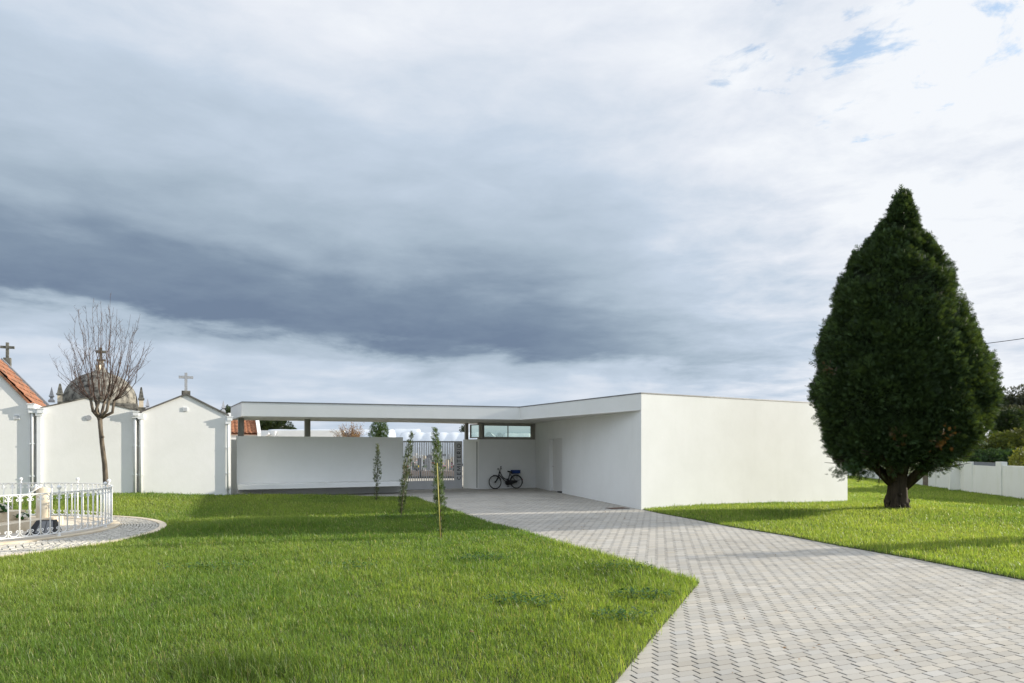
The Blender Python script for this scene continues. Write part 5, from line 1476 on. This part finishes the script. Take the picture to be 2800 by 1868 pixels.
heads = ['cross', 'round', 'pillar']; hm = [M['marble'], M['granite_pale'], M['limestone'], M['granite_blue'], M['marble']]
colr = [(.6, .03, .05), (.7, .5, .03), (.55, .12, .3), WH, (.7, .3, .35)]
hn = {'cross': 'stone cross', 'round': 'round topped headstone', 'pillar': 'tapered pillar headstone'}
mn = {id(M['marble']): 'white', id(M['granite_pale']): 'pale grey', id(M['limestone']): 'cream', id(M['granite_blue']): 'dark grey'}
cn = ['red', 'yellow', 'pink', 'white', 'rose']
k = 0
for row, (Yr, y_name, px0, px1, step) in enumerate(((40.5, 'front row', 1108, 1246, 27), (44.8, 'middle row', 1100, 1250, 22), (49.5, 'back row', 1104, 1250, 24))):
    nrow = int((px1 - px0) / step)
    for i in range(nrow + 1):
        px = px0 + i * step + g.uniform(-3, 3); x = (px - CX) / FPX * Yr
        hd = heads[(k * 2 + row) % 3]; m_ = hm[(k * 3 + row) % 5]
        sm_ = M['granite_tomb'] if row == 0 else hm[(k + 1) % 5]
        frm = 'first from the left' if i == 0 else ['', 'second from the left', 'third from the left', 'fourth from the left', 'fifth from the left', 'sixth from the left', 'seventh from the left', 'eighth from the left'][i]
        tomb('%s %s, %s in the %s behind the gate' % (mn[id(m_)], hn[hd], frm, y_name), x, Yr, .62, 1.6, .42 + .1 * row, sm_, hd, g.uniform(.45, 1.0), m_, k)
        c_ = k % 5
        mb = MB(); px_, py_ = x + g.uniform(-.15, .15), Yr + .3; zt_ = .42 + .1 * row - .02
        v_ = thing('grave_flowers', '%s flowers on the grave %s in the %s' % (cn[c_], frm, y_name), 'flowers', (px_, py_, zt_), 'flowers on the graves')
        mb.lathe((px_, py_, zt_), [(.05, 0), (.08, .1), (.06, .16)], 10); mb.build('vase', M['black_marble'] if k % 2 else M['marble'], v_)
        mb = MB(); flowers(mb, (px_, py_, zt_ + .22), .17, 46, [colr[c_], colr[c_], WH], .05, 200 + k); mb.build('blossoms', M['petal'], v_)
        k += 1
# ------------------------------------------------------------------ utility poles and cable
pole2 = (23.6, 42.0); pole3 = (38.0, 36.0)
GP = 'utility poles at the right of the site'
for (p, h, lab) in ((pole2, 7.9, 'concrete utility pole behind the conifer'), (pole3, 9.9, 'tall concrete utility pole far right holding the cable')):
    t = thing('utility_pole', lab, 'pole', (p[0], p[1], -.2), GP)
    mb = MB(); mb.tube([(p[0], p[1], -.5), (p[0], p[1], h)], [.21, .15], 10); mb.build('shaft', M['concrete'], t)
    mb = MB(); mb.box((p[0], p[1], h - .25), (.9, .1, .1)); mb.build('crossarm', M['wood'], t)
P_ = []
A_ = Vector((pole2[0], pole2[1], 7.63)); Bv = Vector((pole3[0], pole3[1], 9.6))
for s in np.linspace(0, 1, 30): P_.append(A_.lerp(Bv, s) - Vector((0, 0, .35 * 4 * s * (1 - s))))
mb = MB(); mb.tube(P_, .020, 5); tag(mb.build('power_cable', M['cable']), 'thin black overhead cable right of the conifer against the sky', 'cable')

blob_tree('slim_cypress', 'slim dark cypress standing right of the paved drive', 'tree', (15.2, 14.2, 1.9), .42, .42, 1.75, 2200, .12, (.02, .045, .014), (.05, .09, .025), 190, 'scale')
# ------------------------------------------------------------------ light, sky, camera
sd = Vector((math.cos(SUN_EL) * math.cos(SUN_AZ), math.cos(SUN_EL) * math.sin(SUN_AZ), math.sin(SUN_EL)))
sl = bpy.data.lights.new('sun', 'SUN'); sl.energy = 5.0; sl.angle = R(.53); sl.color = (1.0, .93, .80)
so = bpy.data.objects.new('sun', sl); COL.objects.link(so); so.rotation_euler = sd.to_track_quat('Z', 'Y').to_euler(); so.location = (30, 0, 30)

w = bpy.data.worlds.new('World'); scene.world = w; w.use_nodes = True
nt = w.node_tree; nt.nodes.clear()
out = N(nt, 'ShaderNodeOutputWorld')
def math_(op, a, b_=None, c_=None, clamp=False):
    n = N(nt, 'ShaderNodeMath', operation=op); n.use_clamp = clamp
    for i, v in enumerate((a, b_, c_)):
        if v is None: continue
        if isinstance(v, (int, float)): n.inputs[i].default_value = v
        else: nt.links.new(v, n.inputs[i])
    return n.outputs[0]
def ramp(v, pts, interp='LINEAR'):
    n = N(nt, 'ShaderNodeValToRGB'); cr = n.color_ramp; cr.interpolation = interp
    while len(cr.elements) < len(pts): cr.elements.new(.5)
    for e, (p, c_) in zip(cr.elements, pts): e.position = p; e.color = rgba(c_) if hasattr(c_, '__len__') else (c_, c_, c_, 1)
    nt.links.new(v, n.inputs[0]); return n.outputs[0]
def maprange(v, a, b_, c_, d_):
    n = N(nt, 'ShaderNodeMapRange'); n.interpolation_type = 'SMOOTHSTEP'
    for i, q in enumerate((a, b_, c_, d_)): n.inputs[i + 1].default_value = q
    nt.links.new(v, n.inputs[0]); return n.outputs[0]
tc = N(nt, 'ShaderNodeTexCoord'); sx = N(nt, 'ShaderNodeSeparateXYZ'); nt.links.new(tc.outputs['Generated'], sx.inputs[0])
X, Y, Z = sx.outputs
az = math_('ARCTAN2', X, Y); el = math_('ARCSINE', Z)
def vec(a, b_, c_=0.0):
    n = N(nt, 'ShaderNodeCombineXYZ')
    for i, v in enumerate((a, b_, c_)):
        if isinstance(v, (int, float)): n.inputs[i].default_value = v
        else: nt.links.new(v, n.inputs[i])
    return n.outputs[0]
def noise(v, scale, detail=6, rough=.55, dist=0.0):
    n = N(nt, 'ShaderNodeTexNoise'); setin(n, Scale=scale, Detail=detail, Roughness=rough, Distortion=dist); nt.links.new(v, n.inputs['Vector']); return n.outputs['Fac']
# cloud deck seen in perspective
den = math_('ADD', math_('MAXIMUM', Z, 0.0), .10)
pv = vec(math_('DIVIDE', X, den), math_('DIVIDE', Y, den))
n1 = noise(pv, .75, 9, .56, .2)                       # deck texture
n2 = noise(vec(math_('MULTIPLY', az, 2.4), math_('MULTIPLY', el, 8.5), 2.0), 1.3, 8, .55, .25)   # long streaky banks
n3 = noise(vec(math_('MULTIPLY', az, 5.0), math_('MULTIPLY', el, 15.0), 5.0), 1.3, 8, .6, .3)
dn = math_('ADD', math_('MULTIPLY', math_('SUBTRACT', n2, .5), .17), math_('MULTIPLY', math_('SUBTRACT', n3, .5), .05))
ec = math_('SUBTRACT', .152, math_('MULTIPLY', az, .095))
d = math_('ADD', math_('SUBTRACT', el, ec), dn)
band = ramp(math_('ADD', math_('MULTIPLY', d, 1.6), .35), [(.0, .26), (.235, .32), (.285, .50), (.345, .98), (.41, .92), (.50, .70), (.68, .44), (.85, .24), (.97, .14)], 'EASE')
amp = math_('MULTIPLY', maprange(az, -.04, .60, 1.0, .08), maprange(az, -2.0, -1.0, .15, 1.0))
dark = math_('ADD', math_('MULTIPLY', band, amp), math_('MULTIPLY', math_('SUBTRACT', n1, .5), .55))
dark = math_('ADD', dark, math_('MULTIPLY', math_('SUBTRACT', n3, .5), .32))
n4 = noise(pv, 2.6, 9, .62, .25)
puff = math_('MULTIPLY', math_('SUBTRACT', n4, .5), maprange(az, .05, .5, .18, .85))
dark = math_('ADD', dark, puff, None, True)
cloud = ramp(dark, [(.0, (.74, .765, .80)), (.13, (.645, .68, .74)), (.34, (.46, .535, .63)), (.60, (.33, .405, .485)), (.85, (.19, .25, .33)), (1.0, (.140, .190, .272))])
# gaps of blue in the broken deck on the right
gapn = noise(vec(math_('DIVIDE', X, den), math_('DIVIDE', Y, den), 4.0), 5.5, 8, .62, .3)
ga = math_('DIVIDE', math_('SUBTRACT', az, .47), .17); ge = math_('DIVIDE', math_('SUBTRACT', el, .49), .075)
near_ = math_('SQRT', math_('ADD', math_('MULTIPLY', ga, ga), math_('MULTIPLY', ge, ge)))
thr = math_('ADD', gapn, maprange(near_, .0, 1.9, .10, -.12))
thr = math_('ADD', thr, math_('MULTIPLY', maprange(az, .35, .6, 0.0, .06), maprange(el, .15, .3, 0.0, 1.0)))
gap_ = math_('MULTIPLY', maprange(thr, .575, .70, 0.0, .80), maprange(az, .2, .35, 0.0, 1.0))
sky = N(nt, 'ShaderNodeTexSky', sky_type='NISHITA'); sky.sun_disc = False; sky.sun_elevation = SUN_EL; sky.sun_rotation = PI / 2 - SUN_AZ
sky.air_density = 1.2; sky.dust_density = .6; sky.ozone_density = 2.0
bs = N(nt, 'ShaderNodeBackground'); nt.links.new(sky.outputs[0], bs.inputs[0]); bs.inputs[1].default_value = .15
tint = N(nt, 'ShaderNodeMix', data_type='RGBA', blend_type='MULTIPLY'); nt.links.new(cloud, tint.inputs['A']); tint.inputs['B'].default_value = (.90, .975, 1.07, 1)
nt.links.new(maprange(Y, .3, -.4, 0.0, 1.0), tint.inputs['Factor'])
bc = N(nt, 'ShaderNodeBackground'); nt.links.new(tint.outputs['Result'], bc.inputs[0])
# unseen sky behind the viewer shaped for fill light: cooler, brighter high, dimmer low
back = math_('ADD', .86, math_('MULTIPLY', maprange(Y, .25, -.6, 0.0, 1.0), .02)); back = math_('ADD', back, math_('MULTIPLY', maprange(Z, .55, .95, 0.0, 1.0), .05))
low_ = math_('MULTIPLY', maprange(Y, .1, -.35, 0.0, 1.0), maprange(el, .14, .75, .42, -.50))
back = math_('MULTIPLY', back, math_('SUBTRACT', 1.0, low_))
nt.links.new(back, bc.inputs[1])
ms = N(nt, 'ShaderNodeMixShader'); nt.links.new(gap_, ms.inputs[0]); nt.links.new(bc.outputs[0], ms.inputs[1]); nt.links.new(bs.outputs[0], ms.inputs[2])
nt.links.new(ms.outputs[0], out.inputs[0])

cam = bpy.data.cameras.new('camera'); cam.lens = 24.0; cam.sensor_width = 36.0; cam.clip_end = 4000; cam.clip_start = .05
cam.shift_y = (HY - 934.0) / 2800.0
co = bpy.data.objects.new('camera', cam); COL.objects.link(co); co.location = (0, 0, HC); co.rotation_euler = (R(90), 0, 0)
scene.camera = co
scene.view_settings.view_transform = 'Standard'; scene.view_settings.look = 'None'; scene.view_settings.exposure = 0.52; scene.view_settings.gamma = 1.0
scene.cycles.max_bounces = 8; scene.cycles.transparent_max_bounces = 16
